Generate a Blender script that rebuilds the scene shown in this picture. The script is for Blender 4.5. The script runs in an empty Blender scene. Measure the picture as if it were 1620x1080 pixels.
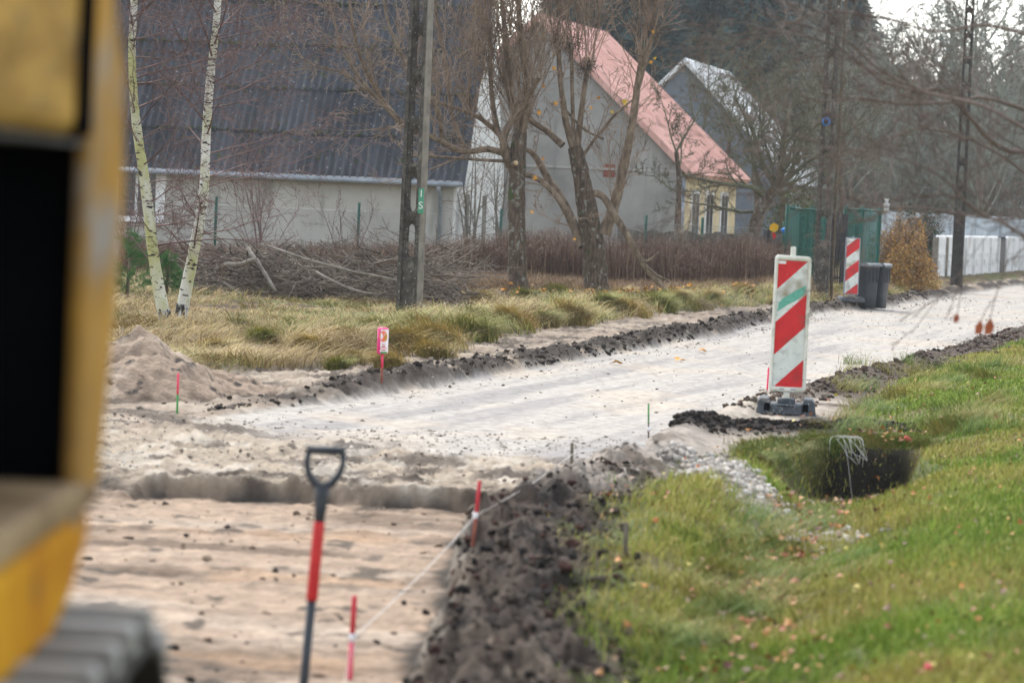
import bpy, math, random
import numpy as np
from mathutils import Vector, Matrix
sc = bpy.context.scene
rad = math.radians
# ------------------------------------------------------------------ camera
FPX = 5000.0; CX, CY = 810.0, 540.0; CAMZ = 1.6
PITCH = math.atan(215/FPX); ROLL = 0.044
F_ = Vector((0, math.cos(PITCH), -math.sin(PITCH)))
R0 = Vector((1, 0, 0)); U0 = Vector((0, math.sin(PITCH), math.cos(PITCH)))
R_ = R0*math.cos(ROLL) + U0*math.sin(ROLL)
U_ = U0*math.cos(ROLL) - R0*math.sin(ROLL)
cam_d = bpy.data.cameras.new('camera'); cam = bpy.data.objects.new('camera', cam_d)
sc.collection.objects.link(cam); sc.camera = cam
cam.matrix_world = Matrix(((R_.x, U_.x, -F_.x, 0), (R_.y, U_.y, -F_.y, 0), (R_.z, U_.z, -F_.z, CAMZ), (0, 0, 0, 1)))
cam_d.sensor_width = 36; cam_d.lens = 36*FPX/1620; cam_d.clip_start = .2; cam_d.clip_end = 3000
cam_d.dof.use_dof = True; cam_d.dof.focus_distance = 37; cam_d.dof.aperture_fstop = 3.9
# ------------------------------------------------------------------ world: bright overcast sky
w = bpy.data.worlds.new('World'); sc.world = w; w.use_nodes = True
nt = w.node_tree; nt.nodes.clear()
sky = nt.nodes.new('ShaderNodeTexSky'); sky.sky_type = 'NISHITA'; sky.sun_disc = False
SUN_EL, SUN_AZ = rad(48), rad(-20)        # azimuth from +Y, clockwise
sky.sun_elevation = SUN_EL; sky.sun_rotation = SUN_AZ; sky.dust_density = 1; sky.air_density = 1.2
hs = nt.nodes.new('ShaderNodeHueSaturation'); hs.inputs['Saturation'].default_value = .32
bg = nt.nodes.new('ShaderNodeBackground'); bg.inputs['Strength'].default_value = .14
wo = nt.nodes.new('ShaderNodeOutputWorld')
nt.links.new(sky.outputs[0], hs.inputs['Color']); nt.links.new(hs.outputs[0], bg.inputs['Color']); nt.links.new(bg.outputs[0], wo.inputs['Surface'])
sun_d = bpy.data.lights.new('sun', 'SUN'); sun_d.energy = 1.5; sun_d.angle = rad(14); sun_d.color = (1, .96, .9)
sun = bpy.data.objects.new('sun', sun_d); sc.collection.objects.link(sun)
sd = Vector((math.sin(SUN_AZ)*math.cos(SUN_EL), math.cos(SUN_AZ)*math.cos(SUN_EL), math.sin(SUN_EL)))
sun.rotation_euler = sd.to_track_quat('Z', 'Y').to_euler()
sc.view_settings.view_transform = 'Standard'; sc.view_settings.look = 'None'
sc.view_settings.exposure = 1.36; sc.view_settings.gamma = 1
sc.render.engine = 'CYCLES'
sc.cycles.use_denoising = True
sc.cycles.max_bounces = 5; sc.cycles.diffuse_bounces = 2; sc.cycles.glossy_bounces = 2; sc.cycles.transparent_max_bounces = 6
sc.cycles.volume_bounces = 0
sc.cycles.caustics_reflective = False; sc.cycles.caustics_refractive = False

# ------------------------------------------------------------------ helpers
def ray(px, py): return F_*FPX + R_*(px-CX) - U_*(py-CY)
def G(px, py, z=0.0):
    r = ray(px, py); t = (z-CAMZ)/r.z
    return Vector((r.x*t, r.y*t, z))
def AT(px, py, Y):
    r = ray(px, py); t = Y/r.y
    return Vector((r.x*t, Y, CAMZ+r.z*t))
rs = np.random.RandomState(7)
_perm = rs.rand(8, 256, 256)
def vnoise(x, y, s=0):
    t = _perm[s % 8]
    xi = np.floor(x).astype(int); yi = np.floor(y).astype(int); fx = x-xi; fy = y-yi
    fx = fx*fx*(3-2*fx); fy = fy*fy*(3-2*fy)
    a = t[xi & 255, yi & 255]; b = t[(xi+1) & 255, yi & 255]; c = t[xi & 255, (yi+1) & 255]; d = t[(xi+1) & 255, (yi+1) & 255]
    return (a*(1-fx)+b*fx)*(1-fy)+(c*(1-fx)+d*fx)*fy
def fbm(x, y, sc_=1.0, octv=4, s=0):     # 0..1, mean .5
    x = np.asarray(x, float)*sc_; y = np.asarray(y, float)*sc_; a = 0; amp = .5; tot = 0
    for i in range(octv):
        a = a+amp*vnoise(x+17.3*i, y+9.1*i, s+i); tot += amp; amp *= .5; x = x*2.03; y = y*2.03
    return a/tot
def ss(a, b, x):
    t = np.clip((x-a)/(b-a), 0, 1); return t*t*(3-2*t)
def mixc(c0, c1, m): return c0*(1-m[..., None])+np.asarray(c1)*m[..., None]

def link(o, parent=None):
    sc.collection.objects.link(o)
    if parent is not None: o.parent = parent
    return o
def npmesh(name, V, Fq, mat=None, parent=None, col=None, smooth=False):
    """Fq: (n,4) or (n,3) int array, or list of arrays"""
    if not isinstance(Fq, (list, tuple)): Fq = [Fq]
    Fq = [np.asarray(f, dtype=np.int32) for f in Fq if len(f)]
    me = bpy.data.meshes.new(name)
    V = np.asarray(V, dtype=np.float32)
    me.vertices.add(len(V)); me.vertices.foreach_set('co', V.ravel())
    idx = np.concatenate([f.ravel() for f in Fq]); tot = np.concatenate([np.full(len(f), f.shape[1], np.int32) for f in Fq])
    st = np.concatenate([[0], np.cumsum(tot)[:-1]]).astype(np.int32)
    me.loops.add(len(idx)); me.loops.foreach_set('vertex_index', idx)
    me.polygons.add(len(tot)); me.polygons.foreach_set('loop_start', st); me.polygons.foreach_set('loop_total', tot)
    if smooth: me.polygons.foreach_set('use_smooth', np.ones(len(tot), bool))
    me.update(calc_edges=True)
    if col is not None:
        c = np.ones((len(V), 4), np.float32); c[:, :3] = col
        a = me.color_attributes.new('col', 'FLOAT_COLOR', 'POINT'); a.data.foreach_set('color', c.ravel())
    if mat is not None: me.materials.append(mat)
    o = bpy.data.objects.new(name, me); return link(o, parent)
def tag(o, label=None, cat=None, group=None, kind=None):
    if label: o['label'] = label
    if cat: o['category'] = cat
    if group: o['group'] = group
    if kind: o['kind'] = kind
    return o
def thing(name, label, cat, loc=(0, 0, 0), rz=0, group=None):
    o = bpy.data.objects.new(name, None); link(o); o.location = loc; o.rotation_euler = (0, 0, rz); o.empty_display_size = .1
    return tag(o, label, cat, group)
def copy_tree(o, parent=None):
    c = o.copy(); link(c, parent)
    for ch in [x for x in bpy.data.objects if x.parent == o]: copy_tree(ch, c)
    return c

# materials ---------------------------------------------------------
def mat(name, c1, c2=None, scale=8, rough=.85, bump=0, bscale=None, spec=.3, metal=0, stretch=(1, 1, 1), detail=5, spots=None, pos=(.35, .65), coord='Object', attr=False, trans=None):
    m = bpy.data.materials.new(name); m.use_nodes = True; n = m.node_tree.nodes; l = m.node_tree.links
    b = n['Principled BSDF']; b.inputs['Roughness'].default_value = rough; b.inputs['Metallic'].default_value = metal
    b.inputs['Specular IOR Level'].default_value = spec
    tc = n.new('ShaderNodeTexCoord'); mp = n.new('ShaderNodeMapping'); mp.inputs['Scale'].default_value = stretch
    l.new(tc.outputs[coord], mp.inputs[0])
    nz = n.new('ShaderNodeTexNoise'); nz.inputs['Scale'].default_value = scale; nz.inputs['Detail'].default_value = detail; nz.inputs['Roughness'].default_value = .6
    l.new(mp.outputs[0], nz.inputs[0])
    if attr:
        at = n.new('ShaderNodeAttribute'); at.attribute_name = 'col'
        mr = n.new('ShaderNodeMapRange'); mr.inputs[1].default_value = .3; mr.inputs[2].default_value = .7
        mr.inputs[3].default_value = c1; mr.inputs[4].default_value = c2
        l.new(nz.outputs[0], mr.inputs[0])
        mx = n.new('ShaderNodeVectorMath'); mx.operation = 'SCALE'; l.new(at.outputs['Color'], mx.inputs[0]); l.new(mr.outputs[0], mx.inputs['Scale'])
        out = mx.outputs[0]
    else:
        cr = n.new('ShaderNodeValToRGB'); cr.color_ramp.elements[0].position = pos[0]; cr.color_ramp.elements[1].position = pos[1]
        cr.color_ramp.elements[0].color = (*c1, 1); cr.color_ramp.elements[1].color = (*(c2 or c1), 1)
        l.new(nz.outputs[0], cr.inputs[0]); out = cr.outputs[0]
    for sp in (spots or []):        # (scale, threshold lo, hi, colour)
        v = n.new('ShaderNodeTexNoise'); v.inputs['Scale'].default_value = sp[0]; v.inputs['Detail'].default_value = 3
        mp2 = n.new('ShaderNodeMapping'); mp2.inputs['Location'].default_value = (sp[0], 3.3, 1.7)
        if len(sp) > 4: mp2.inputs['Scale'].default_value = sp[4]
        l.new(tc.outputs[coord], mp2.inputs[0]); l.new(mp2.outputs[0], v.inputs[0])
        r2 = n.new('ShaderNodeMapRange'); r2.inputs[1].default_value = sp[1]; r2.inputs[2].default_value = sp[2]; l.new(v.outputs[0], r2.inputs[0])
        mm = n.new('ShaderNodeMix'); mm.data_type = 'RGBA'; l.new(r2.outputs[0], mm.inputs[0]); l.new(out, mm.inputs[6]); mm.inputs[7].default_value = (*sp[3], 1)
        out = mm.outputs[2]
    l.new(out, b.inputs['Base Color'])
    if bump:
        bn = n.new('ShaderNodeTexNoise'); bn.inputs['Scale'].default_value = bscale or scale*3; bn.inputs['Detail'].default_value = 6
        l.new(mp.outputs[0], bn.inputs[0])
        bp = n.new('ShaderNodeBump'); bp.inputs['Strength'].default_value = 1; bp.inputs['Distance'].default_value = bump
        l.new(bn.outputs[0], bp.inputs['Height']); l.new(bp.outputs[0], b.inputs['Normal'])
    return m
M = {}
M['ground'] = mat('ground', .72, 1.22, scale=9, rough=.95, bump=.014, bscale=22, spec=.15, attr=True, detail=8)
M['blade'] = mat('blade', .8, 1.15, scale=3, rough=.7, spec=.2, attr=True)
M['stone'] = mat('stone', .75, 1.2, scale=30, rough=.9, attr=True, spec=.2)
M['clod'] = mat('clod', .6, 1.4, scale=40, rough=.95, attr=True, spec=.15, bump=.01)
M['leafm'] = mat('leafm', .8, 1.2, scale=20, rough=.6, attr=True)

# tubes --------------------------------------------------------------
class Tubes:
    def __init__(s): s.g = {}
    def add(s, pts, rr, ns=4):
        k = (len(pts), ns); e = s.g.setdefault(k, ([], [])); e[0].append(pts); e[1].append(rr)
    def arrays(s, wob=0):
        Vs, Fs, off = [], [], 0
        for (n, ns), (P, R) in s.g.items():
            P = np.asarray(P, float); R = np.asarray(R, float); m = len(P)
            T = np.gradient(P, axis=1); T /= np.linalg.norm(T, axis=2, keepdims=True)+1e-9
            mean = np.abs(T.mean(axis=1)); ref = np.zeros((m, 3)); ref[np.arange(m), mean.argmin(axis=1)] = 1
            U = np.cross(T, ref[:, None, :]); U /= np.linalg.norm(U, axis=2, keepdims=True)+1e-9
            W = np.cross(T, U)
            a = np.arange(ns)*2*np.pi/ns
            rr = R[:, :, None, None]
            if wob: rr = rr*(1+wob*(np.random.RandomState(5).rand(m, n, ns, 1)-.5))
            V = P[:, :, None, :]+rr*(np.cos(a)[None, None, :, None]*U[:, :, None, :]+np.sin(a)[None, None, :, None]*W[:, :, None, :])
            base = off+(np.arange(m)*n*ns)[:, None, None]
            i = (np.arange(n-1)*ns)[None, :, None]; j = np.arange(ns)[None, None, :]; j2 = (j+1) % ns
            q = np.stack([base+i+j, base+i+j2, base+i+ns+j2, base+i+ns+j], -1).reshape(-1, 4)
            Vs.append(V.reshape(-1, 3)); Fs.append(q); off += m*n*ns
        return np.concatenate(Vs), np.concatenate(Fs)
    def build(s, name, m, parent=None, wob=0, smooth=True):
        V, Fq = s.arrays(wob); return npmesh(name, V, Fq, m, parent, smooth=smooth)
def tube(name, pts, r, m, parent=None, ns=10, cap=True):
    pts = [tuple(p) for p in pts]; r = list(r) if hasattr(r, '__len__') else [r]*len(pts)
    if cap:
        e = .0005
        pts = [pts[0]]+pts+[pts[-1]]; r = [0]+r+[0]
        d0 = Vector(pts[2])-Vector(pts[1]); d1 = Vector(pts[-2])-Vector(pts[-3])
        pts[0] = tuple(Vector(pts[1])-d0.normalized()*e); pts[-1] = tuple(Vector(pts[-2])+d1.normalized()*e)
    t = Tubes(); t.add(pts, r, ns); return t.build(name, m, parent)
# boxes / prisms -----------------------------------------------------
class MB:
    def __init__(s): s.v = []; s.f = []; s.mi = []
    def box(s, x0, x1, y0, y1, z0, z1, bev=0, T=None, mi=0):
        o = len(s.v)
        if bev <= 0:
            vs = [(x, y, z) for z in (z0, z1) for y in (y0, y1) for x in (x0, x1)]
            fs = [(0, 2, 3, 1), (4, 5, 7, 6), (0, 1, 5, 4), (2, 6, 7, 3), (0, 4, 6, 2), (1, 3, 7, 5)]
        else:
            b = min(bev, .49*min(x1-x0, y1-y0, z1-z0)); vs = []; fs = []
            idx = {}
            for ix, (xo, xi) in enumerate(((x0, x0+b), (x1, x1-b))):
                for iy, (yo, yi) in enumerate(((y0, y0+b), (y1, y1-b))):
                    for iz, (zo, zi) in enumerate(((z0, z0+b), (z1, z1-b))):
                        for ax, p in enumerate(((xo, yi, zi), (xi, yo, zi), (xi, yi, zo))):
                            idx[(ix, iy, iz, ax)] = len(vs); vs.append(p)
            I = idx
            for s_ in (0, 1):
                fs.append([I[(s_, 0, 0, 0)], I[(s_, 1, 0, 0)], I[(s_, 1, 1, 0)], I[(s_, 0, 1, 0)]][::(1 if s_ else -1)])
                fs.append([I[(0, s_, 0, 1)], I[(1, s_, 0, 1)], I[(1, s_, 1, 1)], I[(0, s_, 1, 1)]][::(-1 if s_ else 1)])
                fs.append([I[(0, 0, s_, 2)], I[(1, 0, s_, 2)], I[(1, 1, s_, 2)], I[(0, 1, s_, 2)]][::(1 if s_ else -1)])
            for a in (0, 1):
                for c in (0, 1):
                    fs.append([I[(a, c, 0, 0)], I[(a, c, 1, 0)], I[(a, c, 1, 1)], I[(a, c, 0, 1)]])
                    fs.append([I[(a, 0, c, 0)], I[(a, 1, c, 0)], I[(a, 1, c, 2)], I[(a, 0, c, 2)]])
                    fs.append([I[(0, a, c, 1)], I[(1, a, c, 1)], I[(1, a, c, 2)], I[(0, a, c, 2)]])
                    for d in (0, 1): fs.append([I[(a, c, d, 0)], I[(a, c, d, 1)], I[(a, c, d, 2)]])
        if T is not None: vs = [tuple(T @ Vector(p)) for p in vs]
        s.v += vs; s.f += [tuple(i+o for i in f) for f in fs]; s.mi += [mi]*len(fs)
    def poly(s, pts, mi=0):
        o = len(s.v); s.v += [tuple(p) for p in pts]; s.f.append(tuple(range(o, o+len(pts)))); s.mi.append(mi)
    def prism(s, pts, depth, axis='y', off=0, T=None, mi=0):
        """2D outline (a,b) extruded; axis y: (a,y,b), x: (x,a,b), z: (a,b,z)"""
        o = len(s.v); n = len(pts)
        def P(p, d): return {'y': (p[0], d, p[1]), 'x': (d, p[0], p[1]), 'z': (p[0], p[1], d)}[axis]
        vs = [P(p, off) for p in pts]+[P(p, off+depth) for p in pts]
        if T is not None: vs = [tuple(T @ Vector(p)) for p in vs]
        s.v += vs; s.f.append(tuple(range(o, o+n))[::-1]); s.f.append(tuple(range(o+n, o+2*n)))
        for i in range(n): s.f.append((o+i, o+(i+1) % n, o+n+(i+1) % n, o+n+i))
        s.mi += [mi]*(n+2)
    def build(s, name, mats, parent=None, smooth=False):
        me = bpy.data.meshes.new(name); me.from_pydata(s.v, [], s.f)
        mats = mats if isinstance(mats, (list, tuple)) else [mats]
        for m in mats: me.materials.append(m)
        if len(mats) > 1: me.polygons.foreach_set('material_index', s.mi)
        import bmesh
        bm = bmesh.new(); bm.from_mesh(me); bmesh.ops.recalc_face_normals(bm, faces=bm.faces); bm.to_mesh(me); bm.free()
        if smooth: me.polygons.foreach_set('use_smooth', [True]*len(me.polygons))
        me.update(); return link(bpy.data.objects.new(name, me), parent)
def text_mesh(name, s, size, m, parent=None, mw=None, ext=.001):
    cu = bpy.data.curves.new(name, 'FONT'); cu.body = s; cu.size = size; cu.extrude = ext; cu.align_x = 'CENTER'; cu.align_y = 'CENTER'
    o = bpy.data.objects.new(name, cu); sc.collection.objects.link(o)
    bpy.context.view_layer.update()
    me = bpy.data.meshes.new_from_object(o.evaluated_get(bpy.context.evaluated_depsgraph_get()))
    bpy.data.objects.remove(o); me.materials.clear(); me.materials.append(m)
    o = bpy.data.objects.new(name, me); link(o, parent)
    if mw is not None: o.matrix_local = mw
    return o

# ------------------------------------------------------------------ terrain
Yr = [-10, 8, 11.5, 16, 17.6, 20, 22.2, 26.9, 39, 50, 70, 90, 120, 400]
Xr = [-.7, -.36, -.25, -.13, .1, .65, 1.1, 2.1, 5.3, 8.1, 13.2, 18.7, 27, 110]
Yl = [-10, 17, 22.15, 24.4, 27.6, 31, 35.3, 42.1, 53, 58.8, 71, 87.7, 110, 150, 400]
Xl = [-6, -3.6, -2.1, -1.39, -.59, .26, 1.35, 2.86, 5.07, 6.9, 9.9, 14.1, 20.5, 32, 100]
Yg = [-10, 17, 23, 25, 27.4, 29.2, 33.6, 39.8, 46, 54, 62, 71, 88, 110, 150, 400]
Xg = [-9, -7, -5, -3.3, -2.35, -1.45, -.75, .45, 1.8, 4.1, 6.9, 9.2, 13.3, 19.7, 31, 99]
Yd = [-10, 8, 12.5, 16, 20, 23.7, 40]; Xd = [.3, .45, .95, 1.45, 2.15, 2.85, 6]
def XR(Y): return np.interp(Y, Yr, Xr)
def XL(Y): return np.interp(Y, Yl, Xl)
def XG(Y): return np.interp(Y, Yg, Xg)
def XD(Y): return np.interp(Y, Yd, Xd)
def cutY(X): return 17.5+.25*(fbm(X, X*0, 1.5, 3, 2)-.5)+.03*(fbm(X, X*0, 5, 2, 5)-.5)
def bankn(Y): return .28*(fbm(Y, Y*0+4, 1.1, 3, 1)-.5)+.12*(fbm(Y, Y*0, 5, 3, 3)-.5)
def bank_width(X, Y): return np.interp(Y, [16, 21.5, 22.6, 23.4, 26, 29, 34, 60], [.52, .5, 1.05, 1.12, .9, .62, .45, .5])+.25*(fbm(X, Y, .6, 4, 0)-.5)
def terrain(X, Y, color=False):
    X = np.asarray(X, float); Y = np.asarray(Y, float)
    xr, xl, xg, xd = XR(Y), XL(Y), XG(Y), XD(Y)
    n1 = fbm(X, Y, .6, 4, 0)-.5; n2 = fbm(X, Y, 3, 4, 1)-.5; n3 = fbm(X, Y, 11, 4, 2)-.5; n4 = fbm(X, Y, 30, 3, 4)-.5
    near = ss(75, 20, Y)
    rg1 = .5-np.abs(fbm(X, Y, 4.5, 2, 6)-.5)*4; rg2 = .5-np.abs(fbm(X, Y, 11, 2, 1)-.5)*4; rg3 = .5-np.abs(fbm(X, Y, 26, 2, 3)-.5)*4
    dr = X-xr-bankn(Y)*np.where(Y < 18, 1, .9)           # >0 : right of the road edge
    dl = xl-X+.35*(fbm(Y, Y*0, .8, 3, 2)-.5)+.15*n2      # >0 : left of the road edge
    dg = xg-X+.5*(fbm(Y, Y*0+9, .5, 3, 2)-.5)+.5*n2
    cy = cutY(X)
    slump = .03+.40*ss(.56, .72, fbm(X, X*0+2, 1.3, 3, 6))+.03*n3
    tr = ss(.0, slump, cy-Y)*ss(.03, -.05, dr)*ss(-7.5, -6.5, X)*ss(-3, -1, Y)
    # road + rough zone
    rough = ss(21.6+.9*n2, 19.8+n2, Y-1.3*np.clip(-X-1.3, 0, 3)+.5*np.clip(X+1.2, 0, 3))   # churned sand in front of the cut
    z = .012*n1+.006*n2+.004*n3
    u = (X-xl)/(xr-xl+1e-6)
    z = z-.018*np.exp(-((u-.3)/.09)**2)-.018*np.exp(-((u-.72)/.09)**2)
    z = z+rough*(.05*n1+.09*n2+.09*n3+.03*n4+.015)
    # trench floor
    zt = -.105+.05*n1+.05*n2+.025*n3+.012*n4
    z = z*(1-tr)+zt*tr
    # left ledge and verge
    lm = ss(0, .12, dl)*(Y > 0)*(1-tr)
    led = ss(22, 27, Y)
    zl = (.05+.09*n2+.06*n3+.03*rg2+.012*rg3)*(.5+.5*led)+.09*led*np.exp(-((dl-.3)/.22)**2)*(.5+1.1*fbm(X, Y, 2.3, 3, 6))
    hump = ss(-.05, .5, dg)
    zl = zl*(1-hump*.6)+hump*(.06+.15*np.exp(-((dg-.8)/.7)**2)*ss(26, 34, Y)+.16*n1*ss(.2, 2, dg)+.04*n2)
    z = z*(1-lm)+zl*lm
    # right bank
    rm = ss(-.03, .07, dr)
    nb = ss(22, 18.5, Y)
    zr = nb*(.04+.05*rg1*ss(.75, .3, dr)+.028*rg2*ss(.8, .4, dr)+.012*rg3*near*ss(.8, .4, dr)+.07*np.exp(-((dr-.3)/.22)**2)+.16*n2+.12*n3+.05*n4*near+.10*n1)+(1-nb)*(.04+.10*n2*np.exp(-dr/.6)+.07*np.exp(-((dr-.2)/.15)**2)+.08*n3*np.exp(-dr/.5))
    bw = bank_width(X, Y)
    zgr = .12+.03*n1+.025*n2-.10*ss(18, 21, Y)*ss(27.5, 25, Y)*ss(3.6, 2.9, X)
    gr = ss(bw, bw+.5, dr)
    zr = zr*(1-gr)+zgr*gr
    # ditch and lawn
    dd = X-xd
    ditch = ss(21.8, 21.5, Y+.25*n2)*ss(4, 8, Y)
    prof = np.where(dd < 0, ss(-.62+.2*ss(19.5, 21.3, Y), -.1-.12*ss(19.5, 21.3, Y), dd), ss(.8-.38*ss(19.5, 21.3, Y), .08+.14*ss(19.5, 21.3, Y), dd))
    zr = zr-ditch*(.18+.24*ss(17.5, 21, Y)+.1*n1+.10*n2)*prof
    zr = zr+ss(.5, 2.5, dd)*.14*ss(40, 22, Y)+np.clip(dd-2, 0, 6)*.02
    zr = zr+.02*ss(21.6, 22.2, Y)*ss(27, 25, Y)*ss(1.6, 2.4, X)
    # black spoil heap on the driveway edge
    t = np.clip((X-1.1)/1.9, 0, 1); hy = 22.35+1.25*t
    heap = np.exp(-((Y-hy)/.28)**2)*ss(.95, 1.25, X)*ss(3.2, 2.8, X)*(.4+1.2*fbm(X, Y, 3.5, 3, 5))
    zr = zr+.055*heap
    z = z*(1-rm)+zr*rm
    far = ss(100, 160, Y); z = z*(1-far)
    if not color: return z
    # ------- albedo, zone by zone
    c = np.zeros(X.shape+(3,))+np.array((.39, .362, .325))
    str_ = fbm(u*9, Y*.16, 1, 4, 3); st2 = fbm(u*26, Y*.5, 1, 4, 5)
    grey = np.clip(ss(.50, .68, str_)*.75+ss(.55, .75, st2)*.35+.35*np.exp(-((u-.3)/.1)**2)*ss(.35, .6, st2), 0, 1)*ss(60, 40, Y)+.3*ss(40, 60, Y)*ss(.45, .7, st2)
    c = mixc(c, (.27, .255, .245), np.clip(grey, 0, .9))
    c = mixc(c, (.50, .41, .31), .45*ss(.5, .75, fbm(X, Y, .9, 4, 2)))
    spk = ss(.69, .76, fbm(X, Y, 14, 3, 6))*.4; c = mixc(c, (.17, .145, .12), spk)
    rr_ = np.clip(rough, 0, 1)
    crough = np.zeros(X.shape+(3,))+np.array((.34, .28, .215))
    crough = mixc(crough, (.075, .06, .05), ss(.45, .60, fbm(X, Y*1.6, 2.2, 5, 3))*.85)
    crough = mixc(crough, (.50, .45, .38), ss(.55, .7, fbm(X, Y, 4.1, 4, 1))*.6)
    c = mixc(c, (0, 0, 0), rr_)+crough*rr_[..., None]
    ct = np.zeros(X.shape+(3,))+np.array((.33, .245, .178))
    ct = mixc(ct, (.12, .085, .06), ss(.42, .60, fbm(X*.7, Y*2.0, 1.0, 5, 4))*.8)
    ct = mixc(ct, (.43, .35, .275), ss(.5, .7, fbm(X*.5, Y*2.4, .8, 4, 0))*.7)
    ct = mixc(ct, (.36, .22, .12), ss(.64, .76, fbm(X*1.2, Y*1.5, .8, 4, 6))*.4)
    ct = mixc(ct, (.06, .05, .04), ss(.66, .74, fbm(X, Y*1.2, 5, 3, 7))*.8)
    ct = ct*(.8+.4*fbm(X, Y, 16, 3, 1))[..., None]
    # cut face: banded grey over brown
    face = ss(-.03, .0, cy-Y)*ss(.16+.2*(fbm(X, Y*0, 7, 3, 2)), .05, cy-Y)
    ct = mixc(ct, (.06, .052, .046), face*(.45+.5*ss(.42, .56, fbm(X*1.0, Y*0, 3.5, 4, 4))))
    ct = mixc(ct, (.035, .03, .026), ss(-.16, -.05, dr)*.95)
    c = c*(1-tr[..., None])+ct*tr[..., None]
    # left
    cl = np.zeros(X.shape+(3,))+np.array((.27, .215, .165))
    cl = mixc(cl, (.40, .34, .27), ss(.45, .65, fbm(X, Y, 1.7, 4, 6))*.7)
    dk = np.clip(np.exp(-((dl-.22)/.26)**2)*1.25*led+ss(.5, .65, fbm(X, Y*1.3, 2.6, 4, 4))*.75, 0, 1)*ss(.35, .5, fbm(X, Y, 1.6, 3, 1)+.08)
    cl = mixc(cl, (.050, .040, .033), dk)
    gg = ss(0, .35, dg)
    cl = mixc(cl, (.155, .115, .06), gg)
    cl = mixc(cl, (.05, .032, .022), gg*ss(.56, .66, fbm(X, Y, 1.1, 4, 2)))
    cl = mixc(cl, (.10, .125, .035), gg*ss(.56, .66, fbm(X, Y, .8, 4, 5))*.8)
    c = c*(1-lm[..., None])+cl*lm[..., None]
    # right
    cr = np.zeros(X.shape+(3,))+np.array((.068, .052, .042))
    cr = mixc(cr, (.030, .025, .022), ss(.47, .64, fbm(X, Y, 4, 4, 3)))
    cr = mixc(cr, (.17, .135, .105), ss(.56, .68, fbm(X, Y, 1.7, 4, 6))*.6)
    mid = ss(16.6, 17.6, Y)*ss(23.0, 21.8, Y)
    cr = mixc(cr, (.33, .29, .25), mid*ss(.42, .55, fbm(X, Y, 3, 4, 0)+.06)*.9)
    mud2 = ss(24, 25, Y); cr = mixc(cr, (.085, .062, .048), mud2*.7)
    drv = ss(21.8, 22.6, Y)*ss(28.5, 26.5, Y); cr = mixc(cr, (.40, .35, .29), drv*ss(.36, .5, fbm(X, Y*.6, 2.5, 4, 2))*ss(1.3, .5, dr)*.95)
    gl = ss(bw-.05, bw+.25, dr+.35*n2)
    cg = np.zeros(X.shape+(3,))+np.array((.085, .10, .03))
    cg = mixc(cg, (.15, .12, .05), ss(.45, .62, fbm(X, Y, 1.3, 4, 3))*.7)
    cg = mixc(cg, (.05, .04, .025), ditch*prof*.6); cg = mixc(cg, (.018, .017, .012), ss(22.0, 21.8, Y)*ss(20.9, 21.3, Y)*prof)  # near-black end of the hollow: its shade put into the soil colour
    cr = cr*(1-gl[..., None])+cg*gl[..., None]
    st = np.exp(-((X-1.40-.12*(17.8-Y))/.32)**2)*np.exp(-((Y-18.4)/1.9)**2)
    cr = mixc(cr, (.30, .27, .235), np.clip(st*1.3, 0, 1)*ss(.4, .55, fbm(X, Y, 5, 3, 2)+.1))
    cr = mixc(cr, (.028, .023, .021), np.clip(heap*1.6, 0, 1)*(Y > 21))
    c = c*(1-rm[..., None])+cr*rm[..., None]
    c = c*(.86+.28*fbm(X, Y, 22, 3, 3))[..., None]
    # zones for splitting: 0 field, 1 road, 2 trench, 3 verge/right
    zone = np.where(rm > .5, 3, np.where(tr > .5, 2, np.where(lm > .5, 0, 1)))
    return z, c, zone
def hz(x, y): return float(terrain(np.array([x]), np.array([y]))[0])
def GT(px, py):
    z = 0.0
    for _ in range(12):
        p = G(px, py, z); z = .5*z+.5*hz(p.x, p.y)
    return Vector((p.x, p.y, hz(p.x, p.y)))

def build_ground():
    ys = [-30, -20, -12, -6, -2, 0, 2, 4, 5, 6]
    y = 6.0
    while y < 9: y *= 1.012; ys.append(y)
    while y < 100: y *= 1.0031; ys.append(y)
    while y < 1800: y *= 1.06; ys.append(y)
    ys = np.array(sorted(set(ys+list(np.arange(17.0, 17.9, .014)))))
    uu = np.concatenate([[-9, -5, -3, -2, -1.4, -1, -.8, -.6, -.5, -.4, -.34, -.3, -.27, -.24], np.linspace(-.22, .22, 760), [.24, .27, .3, .34, .4, .5, .6, .8, 1, 1.4, 2, 3, 5, 9]])
    YY, UU = np.meshgrid(ys, uu, indexing='ij')
    XX = UU*np.maximum(YY, 3.5)
    Z, C, zone = terrain(XX, YY, True)
    n, m = XX.shape
    V = np.stack([XX, YY, Z], -1).reshape(-1, 3); C = C.reshape(-1, 3)
    i = np.arange(n-1)[:, None]*m; j = np.arange(m-1)[None, :]
    q = np.stack([i+j, i+j+1, i+m+j+1, i+m+j], -1).reshape(-1, 4)
    zf = zone[:-1, :-1].reshape(-1)
    for k, nm in enumerate(('grass_field_ground', 'dirt_road', 'excavated_trench', 'verge_ground')):
        f = q[zf == k]; used, inv = np.unique(f, return_inverse=True)
        o = npmesh(nm, V[used], inv.reshape(-1, 4), M['ground'], col=C[used], smooth=True); tag(o, kind='structure')
build_ground()
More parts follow.
